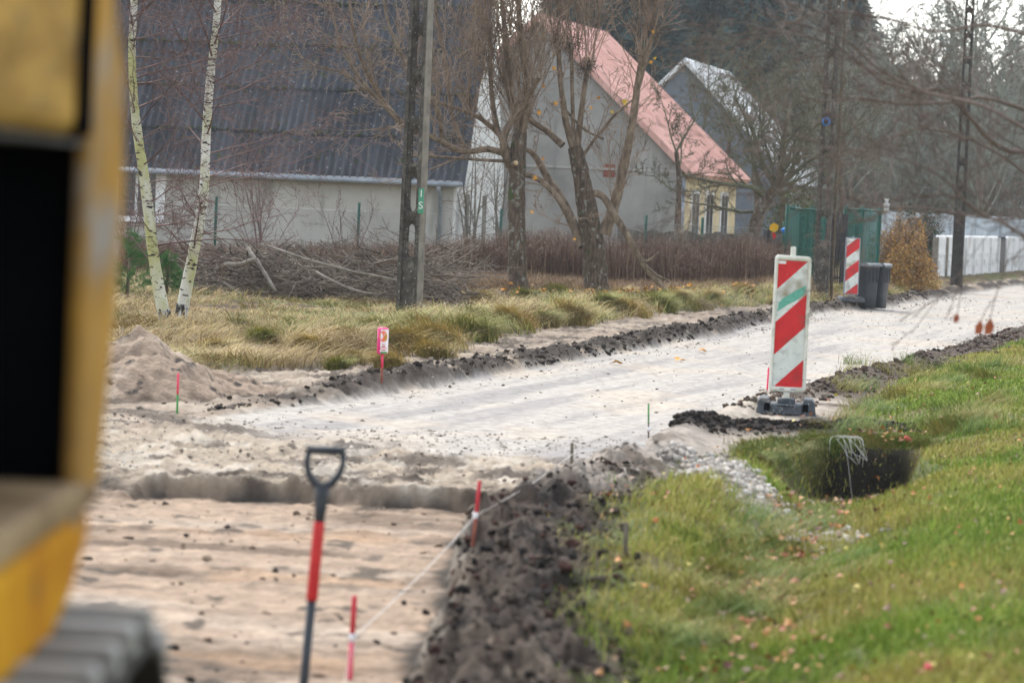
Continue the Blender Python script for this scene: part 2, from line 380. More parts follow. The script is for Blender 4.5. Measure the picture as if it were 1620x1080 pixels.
# ------------------------------------------------------------------ materials for objects
M['wall_grey'] = mat('wall_grey', (.40, .385, .355), (.53, .515, .485), .7, .95, bump=.004, bscale=60, spots=[(1.5, .55, .75, (.26, .25, .225), (2.5, 2.5, .4))])
M['wall_white'] = mat('wall_white', (.66, .66, .64), (.74, .74, .73), 1.5, .95)
M['wall_dgrey'] = mat('wall_dgrey', (.28, .275, .26), (.45, .44, .415), .7, .95, bump=.004, bscale=40, spots=[(1.5, .55, .75, (.25, .245, .23), (2.5, 2.5, .4))])
M['wall_yellow'] = mat('wall_yellow', (.58, .47, .28), (.66, .56, .36), 1.5, .95)
M['eternit'] = mat('eternit', (.030, .034, .042), (.078, .084, .098), 1.4, .85, stretch=(1, .35, .35), spots=[(6, .685, .72, (.36, .38, .39), (1.8, 1.8, 1.8)), (4, .66, .71, (.04, .06, .02))])
M['moss'] = mat('moss', (.03, .05, .012), (.09, .11, .03), 30, .95)
M['pink_roof'] = mat('pink_roof', (.56, .29, .24), (.74, .46, .40), 1.1, .55, stretch=(1, 1.6, .6), spots=[(2, .56, .72, (.46, .26, .22), (2, 2, .5))])
M['white_roof'] = mat('white_roof', (.62, .65, .68), (.75, .77, .79), 1, .5)
M['slate'] = mat('slate', (.13, .155, .19), (.18, .205, .24), 3, .8)
M['brick'] = mat('brick', (.22, .06, .045), (.34, .11, .08), 20, .9)
M['white_pvc'] = mat('white_pvc', (.78, .79, .8), (.84, .84, .85), 4, .4)
M['glass'] = mat('glass', (.015, .017, .02), (.05, .055, .06), 3, .08, spec=.6)
M['zinc'] = mat('zinc', (.24, .27, .31), (.36, .40, .45), 5, .45, metal=.3)
M['dark_concrete'] = mat('dark_concrete', (.045, .042, .038), (.12, .11, .095), 9, .95, bump=.008, bscale=40, spots=[(24, .64, .69, (.38, .37, .34)), (5, .60, .70, (.20, .19, .16))])
M['pale_concrete'] = mat('pale_concrete', (.15, .135, .115), (.26, .24, .20), 6, .95)
M['black_pole'] = mat('black_pole', (.025, .024, .023), (.06, .055, .05), 9, .9, spots=[(26, .66, .70, (.3, .3, .28))])
M['white_conc'] = mat('white_conc', (.55, .56, .56), (.72, .73, .73), 3, .9, bump=.01, bscale=20)
M['blue_conc'] = mat('blue_conc', (.42, .48, .53), (.52, .57, .61), 3, .9)
M['green_metal'] = mat('green_metal', (.008, .06, .045), (.012, .085, .06), 8, .5)
M['green_net'] = mat('green_net', (.006, .075, .06), (.012, .12, .095), 14, .8, stretch=(4, 4, .4))
M['far_twig'] = mat('far_twig', (.12, .13, .105), (.27, .285, .24), 1.5, .9)
M['far_twig_brown'] = mat('far_twig_brown', (.18, .14, .115), (.34, .285, .245), 1.5, .9)
M['black_metal'] = mat('black_metal', (.012, .013, .02), (.025, .027, .035), 8, .45)
M['wire'] = mat('wire', (.20, .23, .21), (.30, .32, .30), 8, .5, metal=.3)
M['bin'] = mat('bin', (.028, .033, .042), (.045, .052, .062), 12, .5)
M['bin_lid'] = mat('bin_lid', (.09, .10, .115), (.22, .24, .25), 8, .35)
M['rubber'] = mat('rubber', (.045, .055, .065), (.10, .115, .13), 25, .75, bump=.004, bscale=90, spots=[(60, .64, .68, (.35, .36, .36)), (6, .58, .72, (.22, .20, .17))])
M['frame_white'] = mat('frame_white', (.58, .58, .50), (.72, .72, .66), 12, .55, spots=[(18, .66, .72, (.30, .27, .18)), (5, .55, .72, (.36, .33, .24))])
M['refl_white'] = mat('refl_white', (.56, .60, .57), (.68, .71, .68), 10, .35, spots=[(45, .68, .70, (.12, .12, .11)), (14, .58, .72, (.42, .46, .45)), (5, .58, .74, (.30, .26, .19))])
M['refl_red'] = mat('refl_red', (.52, .012, .02), (.60, .02, .025), 12, .35, spots=[(55, .72, .735, (.6, .5, .45)), (6, .60, .78, (.34, .03, .03))])
M['paint_green'] = mat('paint_green', (.09, .36, .27), (.16, .42, .33), 30, .6)
M['grey_frame'] = mat('grey_frame', (.20, .22, .26), (.28, .30, .34), 8, .5)
M['sticker'] = mat('sticker', (.75, .75, .76), (.8, .8, .8), 8, .4)
M['bark_dark'] = mat('bark_dark', (.042, .030, .022), (.15, .11, .08), 9, .95, stretch=(3, 3, .7), bump=.02, bscale=18, spots=[(11, .60, .66, (.22, .22, .19)), (5, .64, .7, (.05, .075, .02))])
M['bark_brown'] = mat('bark_brown', (.085, .062, .042), (.26, .20, .145), 6, .9, stretch=(2, 2, .8), bump=.008, bscale=25)
M['twig_brown'] = mat('twig_brown', (.15, .105, .075), (.36, .27, .20), 3, .8)
M['twig_purple'] = mat('twig_purple', (.10, .058, .052), (.20, .125, .115), 3, .75)
M['twig_grey'] = mat('twig_grey', (.11, .095, .075), (.20, .175, .14), 3, .85)
M['twig_green'] = mat('twig_green', (.07, .07, .045), (.15, .15, .095), 4, .9)
M['twig_front'] = mat('twig_front', (.095, .07, .06), (.19, .145, .125), 3, .8)
M['dead_wood'] = mat('dead_wood', (.035, .027, .022), (.26, .215, .175), 2.5, .95)
M['log_wood'] = mat('log_wood', (.16, .14, .12), (.30, .27, .23), 8, .95)
M['cut_wood'] = mat('cut_wood', (.50, .36, .20), (.6, .45, .28), 20, .8)
M['birch'] = mat('birch', (.56, .55, .48), (.70, .69, .64), 4, .8, spots=[(3, .44, .62, (.44, .44, .20), (1, 1, .5)), (9, .60, .63, (.035, .028, .024), (1, 1, 3.2)), (26, .66, .68, (.05, .04, .035), (1, 1, 5))])
M['birch_base'] = mat('birch_base', (.03, .026, .024), (.58, .57, .53), 14, .85, pos=(.46, .53), stretch=(1, 1, .5))
M['pine'] = mat('pine', .8, 1.2, 5, .7, attr=True)
M['spruce'] = mat('spruce', (.018, .042, .042), (.05, .09, .085), .6, .85)
M['spruce2'] = mat('spruce2', (.035, .065, .065), (.08, .125, .12), .6, .85)
M['leaf_orange'] = mat('leaf_orange', (.50, .20, .03), (.68, .36, .05), 9, .6)
M['leaf_yellow'] = mat('leaf_yellow', (.72, .50, .04), (.8, .6, .08), 9, .6)
M['leaf_rust'] = mat('leaf_rust', (.28, .06, .025), (.40, .11, .05), 9, .6)
M['pink_paint'] = mat('pink_paint', (.72, .03, .09), (.80, .06, .14), 20, .5)
M['red_paint'] = mat('red_paint', (.45, .015, .03), (.60, .04, .06), 20, .6)
M['rust'] = mat('rust', (.16, .045, .03), (.30, .10, .06), 30, .8)
M['green_paint'] = mat('green_paint', (.04, .22, .05), (.07, .3, .08), 20, .6)
M['old_wood'] = mat('old_wood', (.09, .075, .055), (.17, .145, .11), 20, .9)
M['string'] = mat('string', (.70, .69, .66), (.78, .77, .74), 20, .8)
M['tape'] = mat('tape', (.75, .75, .78), (.85, .85, .87), 20, .5)
M['shovel_grip'] = mat('shovel_grip', (.030, .036, .045), (.05, .056, .066), 20, .5)
M['shovel_red'] = mat('shovel_red', (.50, .02, .022), (.58, .03, .03), 20, .4)
M['shovel_steel'] = mat('shovel_steel', (.03, .034, .042), (.05, .055, .065), 20, .4)
M['ex_yellow'] = mat('ex_yellow', (.22, .12, .025), (.56, .34, .085), 2.5, .8, spec=.06, stretch=(1, 1, 5), spots=[(6, .60, .75, (.16, .12, .08), (1, 1, 5))])
M['ex_orange'] = mat('ex_orange', (.46, .19, .008), (.62, .32, .015), 4, .8, spec=.06, spots=[(7, .62, .72, (.18, .10, .04))])
M['ex_tan'] = mat('ex_tan', (.24, .14, .05), (.52, .28, .045), 3, .8, spec=.06, spots=[(5, .55, .7, (.30, .28, .26))])
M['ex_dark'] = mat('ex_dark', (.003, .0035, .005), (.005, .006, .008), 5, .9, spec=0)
M['ex_grey'] = mat('ex_grey', (.16, .10, .05), (.42, .31, .18), 4, .8, spec=.06)
M['track'] = mat('track', (.24, .235, .225), (.38, .37, .355), 6, .6, metal=.3)
M['track_dark'] = mat('track_dark', (.02, .019, .018), (.05, .045, .04), 6, .8)
M['sand'] = mat('sand', .75, 1.2, 12, .95, attr=True, bump=.02, bscale=30)
M['toy_yellow'] = mat('toy_yellow', (.85, .45, .01), (.9, .5, .02), 5, .5)
M['toy_red'] = mat('toy_red', (.6, .03, .03), (.65, .04, .04), 5, .5)
M['toy_blue'] = mat('toy_blue', (.02, .2, .65), (.03, .25, .7), 5, .5)
M['sign_green'] = mat('sign_green', (.06, .28, .17), (.09, .33, .2), 9, .5)
M['green_shed'] = mat('green_shed', (.20, .33, .27), (.28, .40, .33), 1, .7)
M['bush_amber'] = mat('bush_amber', .8, 1.2, 3, .8, attr=True)
PI = math.pi
M['green_net'].node_tree.nodes['Principled BSDF'].inputs['Alpha'].default_value = .78
rnd = random.Random(11)

# ------------------------------------------------------------------ lattice poles
def lattice_pole(label, base, w0, depth, rz, m_, side_m, bottom=.75, pitch=.60, H=9.0, w1=None):
    t = thing('lattice_utility_pole', label, 'utility pole', base, rz, 'concrete lattice poles along the road')
    w1 = w1 or w0*.62
    def W(z): return (w0+(w1-w0)*z/H)/2
    rail = .30
    mb = MB()
    for s in (-1, 1):          # rails
        z0, z1 = -.3, H
        a0, a1 = W(0), W(H)
        o = [(s*a0*(1-rail*1.15), z0), (s*a0, z0), (s*a1, z1), (s*a1*(1-rail*1.15), z1)]
        mb.prism(o, depth, 'y', -depth/2)
    mb.build('rail', m_, t)
    # flank strip; a paler side_m puts that side's stronger light into its colour
    mb = MB(); mb.prism([(W(0)+.002, -.3), (W(0)+.012, -.3), (W(H)+.012, H), (W(H)+.002, H)], depth*.96, 'y', -depth*.48)
    mb.build('lit_flank', side_m, t)
    # web with rounded openings
    V = []; Fq = []
    dw = depth*.5
    def addbox(z0, z1):
        a0, a1 = W(z0)*.8, W(z1)*.8; o = len(V)
        for y in (-dw/2, dw/2):
            V.extend([(-a0, y, z0), (a0, y, z0), (a1, y, z1), (-a1, y, z1)])
        Fq.extend([(o, o+1, o+2, o+3), (o+5, o+4, o+7, o+6)])
    addbox(-.3, bottom)
    z = bottom; K = 20
    while z+pitch < H:
        z1 = z+pitch; hw = W((z+z1)/2)*.46; h0, h1 = z+.02, z1-.13; cz = (h0+h1)/2; hh = (h1-h0)/2
        for y in (-dw/2, dw/2):
            o = len(V)
            for k in range(K):
                a = 2*PI*k/K; dx, dz = math.cos(a), math.sin(a)
                kk = min(hw/abs(dx) if abs(dx) > 1e-6 else 9, 9)
                ex = hw*dx; ez = (hh-hw)*(1 if dz > 1e-6 else -1 if dz < -1e-6 else 0)+hw*dz
                V.append((ex, y, cz+ez))
            for k in range(K):
                a = 2*PI*k/K; dx, dz = math.cos(a), math.sin(a)
                A = W((z+z1)/2)*.8; B = pitch/2; sc2 = min(A/abs(dx) if abs(dx) > 1e-6 else 1e9, B/abs(dz) if abs(dz) > 1e-6 else 1e9)
                V.append((dx*sc2, y, (z+z1)/2+dz*sc2))
            for k in range(K):
                k2 = (k+1) % K; Fq.append((o+k, o+k2, o+K+k2, o+K+k))
        o = len(V)-4*K
        for k in range(K):
            k2 = (k+1) % K; Fq.append((o+k, o+2*K+k, o+2*K+k2, o+k2))
        z = z1
    npmesh('web', V, np.array(Fq), m_, t)
    return t
pA = GT(646, 503)
poleA = lattice_pole('dark mossy lattice pole with green number tag beside the pink can stake', pA, .29, .18, rad(-24), M['dark_concrete'], M['pale_concrete'])
sg = MB(); sg.box(-.035, .035, -.006, .006, -.16, .16, .004)
zt = .5*(AT(666, 318, pA.y).z)+.5*AT(666, 318, pA.y).z-pA.z
tagp = bpy.data.objects.new('number_tag', None); bpy.data.objects.remove(tagp)
plate = sg.build('number_tag', M['sign_green'], poleA); plate.location = (.155, -.095, zt); plate.rotation_euler = (0, 0, rad(18))
text_mesh('tag_numeral', '1', .13, M['tape'], plate, Matrix.Translation((0, -.008, .09)) @ Matrix.Rotation(PI/2, 4, 'X'))
text_mesh('tag_letter', 'S', .13, M['tape'], plate, Matrix.Translation((0, -.008, -.06)) @ Matrix.Rotation(PI/2, 4, 'X'))
pB = GT(1297, 470)
poleB = lattice_pole('dark lattice pole with a blue marker standing in front of the green netting', pB, .29, .16, rad(-14), M['dark_concrete'], M['dark_concrete'], bottom=1.05)
mk = tube('blue_marker', [(-.02, -.13, 3.3), (-.02, -.11, 3.3)], .085, M['toy_blue'], poleB)
tube('marker_centre', [(-.02, -.145, 3.3), (-.02, -.131, 3.3)], .05, M['black_metal'], mk)
br = tag(tube('brace_pole', [pB+Vector((.22, .1, -.2)), pB+Vector((.24, .1, 9))], .03, M['old_wood'], None, 8), 'slender weathered timber post leaning against the lattice pole near the green netting', 'post')
pC = GT(1512, 459)
poleC = lattice_pole('black lattice pole standing before the white concrete fence', pC, .28, .16, rad(-8), M['black_pole'], M['black_pole'], bottom=1.75)
pD = G(1640, 436, 0)
poleD = lattice_pole('farthest dark pole at the very edge behind the white fence panels', Vector((16.9, 101, 0)), .30, .2, 0, M['black_pole'], M['black_pole'], bottom=1.75)

# ------------------------------------------------------------------ houses
def slab(mb, a, b, c, d, th):      # quad a,b,c,d thickened along its normal
    a, b, c, d = map(Vector, (a, b, c, d)); n = (b-a).cross(d-a).normalized()*th
    o = len(mb.v); mb.v += [tuple(p) for p in (a, b, c, d, a-n, b-n, c-n, d-n)]
    mb.f += [tuple(o+i for i in f) for f in ((0, 1, 2, 3), (7, 6, 5, 4), (0, 4, 5, 1), (1, 5, 6, 2), (2, 6, 7, 3), (3, 7, 4, 0))]; mb.mi += [0]*6
def window(parent, x, z, w_, h, y=0, mull=1, rz=0, deep=.05, mframe='white_pvc', sill=True, surround=0):
    e = bpy.data.objects.new('window', None); bpy.data.objects.remove(e)
    fr = MB(); t = .06
    fr.box(x-w_/2, x-w_/2+t, y-.03, y+deep, z, z+h); fr.box(x+w_/2-t, x+w_/2, y-.03, y+deep, z, z+h)
    fr.box(x-w_/2+t, x+w_/2-t, y-.03, y+deep, z, z+t); fr.box(x-w_/2+t, x+w_/2-t, y-.03, y+deep, z+h-t, z+h)
    for k in range(mull): xx = x-w_/2+w_*(k+1)/(mull+1); fr.box(xx-.03, xx+.03, y-.028, y+deep, z+t, z+h-t)
    if surround:
        s = surround
        fr.box(x-w_/2-s, x-w_/2, y-.015, y+.02, z-.02, z+h+s*.8); fr.box(x+w_/2, x+w_/2+s, y-.015, y+.02, z-.02, z+h+s*.8); fr.box(x-w_/2, x+w_/2, y-.015, y+.02, z+h, z+h+s*.8)
    T = Matrix.Rotation(rz, 4, 'Z')
    if rz: fr.v = [tuple(T @ Vector(p)) for p in fr.v]
    f = fr.build('window', M[mframe], parent)
    g = MB(); g.box(x-w_/2+t*.5, x+w_/2-t*.5, y-.012, y+.03, z+t*.5, z+h-t*.5)
    if rz: g.v = [tuple(T @ Vector(p)) for p in g.v]
    g.build('pane', M['glass'], f)
    if sill:
        s = MB(); s.box(x-w_/2-.1, x+w_/2+.1, y-.14, y+.02, z-.07, z-.004)
        if rz: s.v = [tuple(T @ Vector(p)) for p in s.v]
        s.build('sill', M['white_pvc'], f)
    return f
# near house: long low wall with a corrugated roof
h1c = AT(717, 330, 70)
H1 = thing('corrugated_roof_house', 'low grey rendered house with dark mossy corrugated roof behind the two birches', 'house', (h1c.x, h1c.y, 0), rad(-8))
Dp, zE, rise, Lh = 7.2, 2.30, 5.0, 17.0
half = Dp/2
mb = MB(); mb.box(-Lh, -.001, 0, Dp, -.3, zE+.05); mb.build('wall', M['wall_grey'], H1)
mb = MB(); mb.prism([(0.0, -.3), (Dp, -.3), (Dp, zE), (half, zE+rise-.12), (0.0, zE)], .06, 'x', 0)
mb.build('gable_wall', M['wall_white'], H1)
for y0 in (1.3, 3.9):
    mb = MB(); mb.box(.061, .075, y0, y0+.55, .5, 1.8); mb.build('gable_window', M['pale_concrete'], H1)
window(H1, -7.2, .93, 1.0, 1.08, 0, 1, surround=.16)
window(H1, -12.2, .93, 1.0, 1.08, 0, 1, surround=.16)
# corrugated sheets, row above row
def corr_roof():
    sl = math.hypot(half, rise); uy, uz = half/sl, rise/sl; ny, nz = -uz, uy
    xs = np.arange(-Lh-.2, .28, .177/8); wv = .034*np.cos(xs*2*PI/.177)
    Vs, Fs = [], []; off = 0; nrow = 5; rl = 1.25; prs = random.Random(3)
    rr2 = np.random.RandomState(2)
    sheet = np.floor(xs/.92).astype(int)
    for side in (0, 1):
        for k in range(nrow):
            s0 = -.42+k*rl-.12; s1 = -.42+(k+1)*rl
            jig = (rr2.rand(200)-.5)*.05; dz = (rr2.rand(200)-.5)*.012
            j = jig[sheet+100]; dq = dz[sheet+100]
            rows = [(s0, .058), (s0, .032), (s0+.5*(s1-s0), .016), (s1, .0)]
            A = []
            for qi, (s, lift) in enumerate(rows):
                lf = lift+wv+dq+ (0 if qi else -.022); ssn = s+(j if qi < 2 else 0)
                y = ssn*uy+lf*ny; z = zE+.1+ssn*uz+lf*nz
                if side: y = Dp-y; 
                A.append(np.stack([np.minimum(xs, .05) if side else xs, y, z], -1))
            n = len(xs); Vs.append(np.concatenate(A))
            i = np.arange(3)[:, None]*n; jx = np.arange(n-1)[None]
            Fs.append(off+np.stack([i+jx, i+jx+1, i+n+jx+1, i+n+jx], -1).reshape(-1, 4)); off += 4*n
    rf = npmesh('roof', np.concatenate(Vs), np.concatenate(Fs), M['eternit'], H1, smooth=True)
    # moss cushions along the sheet edges and scattered
    ico = ico_base(1); P = []; S = []
    for k in range(nrow):
        s0 = -.42+k*rl-.12
        for _ in range(210 if k else 40):
            x = prs.uniform(-Lh, .2); s = s0+prs.uniform(-.03, .05); P.append((x, s*uy-.05*uz, zE+.1+s*uz+.06*uy)); S.append(prs.uniform(.015, .05))
    for _ in range(130):
        x = prs.uniform(-Lh, .2); s = prs.uniform(0, sl*.8); P.append((x, s*uy-.03*uz, zE+.1+s*uz+.04*uy)); S.append(prs.uniform(.015, .045))
    V, Fq = scatter_mesh(ico, np.array(P), np.array(S), flat=.6, seed=4)
    npmesh('moss', V, Fq, M['moss'], rf, smooth=True)['kind'] = 'stuff'
    # ridge
    tube('ridge_cap', [(-Lh-.2, half, zE+.1+rise+.05), (.28, half, zE+.1+rise+.05)], .09, M['eternit'], rf)
def ico_base(sub):
    import bmesh
    bm = bmesh.new(); bmesh.ops.create_icosphere(bm, subdivisions=sub, radius=1)
    V = np.array([v.co[:] for v in bm.verts]); Fq = np.array([[v.index for v in f.verts] for f in bm.faces]); bm.free(); return V, Fq
def scatter_mesh(base, P, S, flat=.7, seed=0, jit=.5):
    V0, F0 = base; r = np.random.RandomState(seed); n = len(P)
    dx = 1+(r.rand(n, len(V0), 1)-.5)*jit*2
    sc3 = np.stack([.7+.6*r.rand(n), .7+.6*r.rand(n), flat*(.7+.6*r.rand(n))], -1)
    a = r.rand(n)*2*PI; b = (r.rand(n)-.5)*.9
    V = V0[None]*dx*sc3[:, None, :]*np.asarray(S)[:, None, None]
    ca, sa = np.cos(a)[:, None], np.sin(a)[:, None]; cb, sb = np.cos(b)[:, None], np.sin(b)[:, None]
    x, y, z = V[..., 0], V[..., 1], V[..., 2]
    y, z = y*cb-z*sb, y*sb+z*cb
    x, y = x*ca-y*sa, x*sa+y*ca
    V = np.stack([x, y, z], -1)+np.asarray(P)[:, None, :]
    Fq = F0[None]+(np.arange(n)*len(V0))[:, None, None]
    return V.reshape(-1, 3), Fq.reshape(-1, F0.shape[1])
corr_roof()
gut = tube('gutter', [(-Lh-.2, -.42, zE-.30), (.25, -.42, zE-.30)], .06, M['zinc'], H1)
mb = MB(); mb.box(-Lh-.1, .2, -.30, -.002, zE-.30, zE-.22); mb.build('soffit', M['wall_grey'], H1)
tube('downpipe', [(-.28, -.42, zE-.34), (-.28, -.3, zE-.5), (-.28, -.09, zE-.62), (-.28, -.09, -.2)], .05, M['zinc'], H1)

def gable_house(name, label, C, beta, W_, L, zE, zA, mg, ms, mr, oh=.25, th=.14):
    """C: near right corner; gable runs left from C, ridge runs away along beta"""
    t = thing(name, label, 'house', (C.x, C.y, 0), -beta)
    mb = MB(); mb.prism([(-W_, -.3), (0, -.3), (0, zE), (-W_/2, zA), (-W_, zE)], .06, 'y', 0); mb.build('gable_wall', mg, t)
    mb = MB(); mb.box(-W_+.01, -.01, .061, L, -.3, zE-.02); mb.build('side_wall', ms, t)
    mb = MB(); sl = (zA-zE)/(W_/2); e = .35; up = .16
    slab(mb, (e, -oh, zE+up-e*sl), (e, L+oh, zE+up-e*sl), (-W_/2, L+oh, zA+up), (-W_/2, -oh, zA+up), th)
    slab(mb, (-W_/2, -oh, zA+up), (-W_/2, L+oh, zA+up), (-W_-e, L+oh, zE+up-e*sl), (-W_-e, -oh, zE+up-e*sl), th)
    rf = mb.build('roof', mr, t)
    return t, rf
c2 = AT(1077, 330, 80)
H2, rf2 = gable_house('pink_roof_house', 'grey gabled house with pink tiled roof and cream side wall behind the pollarded trees', c2, rad(15), 7.8, 7.2, 2.75, 6.35, M['wall_dgrey'], M['wall_yellow'], M['pink_roof'])
# ribs of the pink roof, lightning wire and fascia
mb = MB(); sl2 = (6.35-2.75)/3.9
for k in range(26):
    y = -.2+k*.3; slab(mb, (.35, y, 2.75+.185-.35*sl2), (.35, y+.05, 2.75+.185-.35*sl2), (-3.9, y+.05, 6.35+.185), (-3.9, y, 6.35+.185), .03)
mb.build('roof_rib', M['pink_roof'], rf2); bpy.data.objects['roof_rib']['kind'] = 'stuff'
mb = MB(); mb.box(-2.05, -1.75, -.012, -.002, 2.42, 2.75); mb.build('brick_patch', M['brick'], H2)
mb = MB(); mb.box(-7.8, .0, -.03, -.002, 2.60, 2.66); mb.build('gable_ledge', M['wall_grey'], H2)
for k, yy in enumerate((1.2, 3.0, 5.0)):
    mb = MB(); mb.box(-.012, .03, yy, yy+1.0, .9, 2.2); f = mb.build('window', M['white_pvc'], H2)
    mb = MB(); mb.box(.031, .04, yy+.1, yy+.46, 1.0, 2.1); mb.box(.031, .04, yy+.54, yy+.9, 1.0, 2.1); mb.build('pane', M['glass'], f)
tube('downpipe', [(.06, -.05, 2.5), (.06, -.05, 0)], .05, M['zinc'], H2)
c3 = AT(1247, 330, 106)
H3, rf3 = gable_house('slate_gable_house', 'slate blue gabled house with pale white roof beyond the pink roofed house', c3, rad(13), 7.4, 9, 2.9, 6.65, M['slate'], M['wall_white'], M['white_roof'])
mb = MB()
for k in range(30): mb.box(-7.3+k*.25-.006, -7.3+k*.25+.006, -.014, -.002, .2, max(.5, 6.6-abs(-3.7-(-7.3+k*.25))*1.01*1.0))
mb.build('cladding', M['slate'], H3)
# far low outbuildings
o5 = AT(1440, 345, 118)
OB = thing('green_roofed_shed', 'long low shed with faded green roof behind the pale blue wall', 'shed', (o5.x, o5.y, 0), rad(-5))
mb = MB(); mb.box(-4, 6, 0, 4, 0, 1.55); mb.build('wall', M['brick'], OB)
mb = MB(); slab(mb, (-4.3, -.4, 1.5), (6.3, -.4, 1.5), (6.3, 4.3, 2.3), (-4.3, 4.3, 2.3), .1); mb.build('roof', M['green_shed'], OB)

# ------------------------------------------------------------------ fences
def chain_fence():
    a = AT(180, 380, 61.0); b = AT(1246, 400, 66.0)
    d = (b-a); d.z = 0; L = d.length; ang = math.atan2(d.y, d.x)
    t = thing('chain_link_fence', 'chain link fence with thin green posts running before the grey house', 'fence', (a.x, a.y, .1), ang)
    posts = []
    for px in (340, 565, 790, 1020, 1110, 1240):
        p = AT(px, 350, 61+(px-180)/1066*5); posts.append((Vector((p.x-a.x, p.y-a.y, 0))).dot(d.normalized()))
    for s in posts: tube('post', [(s, 0, -.3), (s, 0, 1.42)], .03, M['green_metal'], t, 8)
    T = Tubes(); h = 1.22; p_ = .065
    k = -h
    while k < L:
        for sg_ in (1, -1):
            s0, s1 = (k, k+h) if sg_ > 0 else (k+h, k)
            z0, z1 = .02, .02+h
            if max(s0, s1) > L or min(s0, s1) < 0: continue
            T.add([(s0, .03, z0), (s1, .03, z1)], [.0022, .0022], 3)
        k += p_
    T.build('mesh_wire', M['wire'], t)
    for z in (.65, 1.25): tube('tension_wire', [(0, .035, z), (L, .035, z)], .004, M['wire'], t, 4)
chain_fence()
# low dark wall with scalloped top
wa, wb = AT(985, 368, 68), AT(1236, 372, 70); dv = wb-wa; Lw = math.hypot(dv.x, dv.y)
DW = thing('scalloped_concrete_wall', 'low dark concrete wall with scalloped top between brown hedge and cream house wall', 'wall', (wa.x, wa.y, 0), math.atan2(dv.y, dv.x))
out = [(0, -.2)]+[(Lw, -.2)]
pts = []
n = 64
for k in range(n+1): x = Lw*(1-k/n); pts.append((x, 1.13+.06*abs(math.sin(x*PI/.5))))
mb = MB(); mb.prism(out+pts, .06, 'y', 0); mb.build('panel', M['dark_concrete'], DW)
for k in range(6):
    mb = MB(); x = Lw*k/5; mb.box(x-.07, x+.07, -.04, .10, -.2, 1.22, .01); mb.build('post', M['dark_concrete'], DW)

# green netting on fence panels and the metal gates
def net_fence(label, pa, pb, h, zig, netlow=.28):
    d = pb-pa; L = math.hypot(d.x, d.y)
    t = thing('netted_fence_panel', label, 'fence', (pa.x, pa.y, pa.z), math.atan2(d.y, d.x), 'green netted fence panels')
    n = 48; V = []; Fq = []
    zs = [netlow, netlow+.25, .62*h, .63*h, h-.08, h]
    for i in range(n+1):
        x = L*i/n
        for j, z in enumerate(zs):
            V.append((x, zig*math.sin(i/n*PI*9)+.012*math.sin(i*1.7+j), z+(.02*math.sin(i*.8) if j in (0, 5) else 0)))
    m_ = len(zs)
    for i in range(n):
        for j in range(m_-1): Fq.append((i*m_+j, (i+1)*m_+j, (i+1)*m_+j+1, i*m_+j+1))
    npmesh('netting', V, np.array(Fq), M['green_net'], t, smooth=True)
    for k in range(3):
        tube('post', [(L*k/2, .05, -.2), (L*k/2, .05, h+.04)], .035, M['green_metal'], t, 8)
    for z in (netlow+.28, h-.03):
        tube('rail', [(0, -.03, z), (L, -.03, z)], .022, M['green_metal'], t, 8)
    return t
gy = 66.0
def onY(px, Y): p = AT(px, 400, Y); return Vector((p.x, p.y, hz(p.x, p.y)))
zt_ = lambda py, px, Y: AT(px, py, Y).z
n1a, n1b = onY(1246, 65), onY(1262, 68); n2b = onY(1306, 69)
net_fence('green netted panel folding back beside the dark lattice pole', n1a, n1b, 1.72, .01)
net_fence('green netted panel mostly hidden behind the dark lattice pole', n1b, n2b, 1.72, .03)
net_fence('wide green netted panel right of the gate behind the bins', onY(1337, 64.5), onY(1392, 65.5), 1.62, .035, netlow=.2)
def bar_gate(label, pa, pb, h, nb, spk=True):
    d = pb-pa; L = math.hypot(d.x, d.y)
    t = thing('metal_bar_gate', label, 'gate', (pa.x, pa.y, pa.z), math.atan2(d.y, d.x))
    for x in (0, L): mb = MB(); mb.box(x-.06, x+.06, -.05, .05, -.1, h+.1, .006); mb.build('gate_post', M['black_metal'], t)
    for z in (.2, h-.35): mb = MB(); mb.box(.06, L-.06, -.02, .02, z, z+.04); mb.build('cross_rail', M['black_metal'], t)
    for k in range(nb):
        x = .06+(L-.12)*(k+1)/(nb+1); tube('bar', [(x, 0, .1), (x, 0, h)], .011, M['black_metal'], t, 6)
    return t
bar_gate('narrow black metal gate between the pole and the striped board', onY(1312, 64), onY(1334, 64), 1.42, 4)
bar_gate('black railing with colourful toy windmill left of the green netting', onY(1212, 66), onY(1244, 66.5), 1.15, 5)
# toy windmill, hung on the railing
wp = AT(1224, 360, 65.7)
TW = thing('toy_windmill', 'small yellow and red toy windmill fixed to the black railing', 'toy', (wp.x, wp.y, wp.z))
mb = MB(); mb.prism([(.10*math.cos(a)+(.012 if i % 2 else 0), .10*math.sin(a)) for i, a in enumerate([PI/2+2*PI*k/6 for k in range(6)])], .02, 'y', -.02); mb.build('rotor', M['toy_yellow'], TW)
mb = MB(); mb.prism([(-.04, -.10), (.05, -.12), (.06, -.22), (0, -.24)], .02, 'y', -.02); mb.build('pennant', M['toy_red'], TW)
tube('stick', [(0, .012, .0), (0, .012, -.9)], .008, M['old_wood'], TW, 6)
tb = tube('toy_bird', [AT(1238, 367, 65.6), AT(1245, 362, 65.6)], [.07, .05], M['toy_blue'], None, 8); tag(tb, 'little blue toy figure hung on the black railing', 'toy')

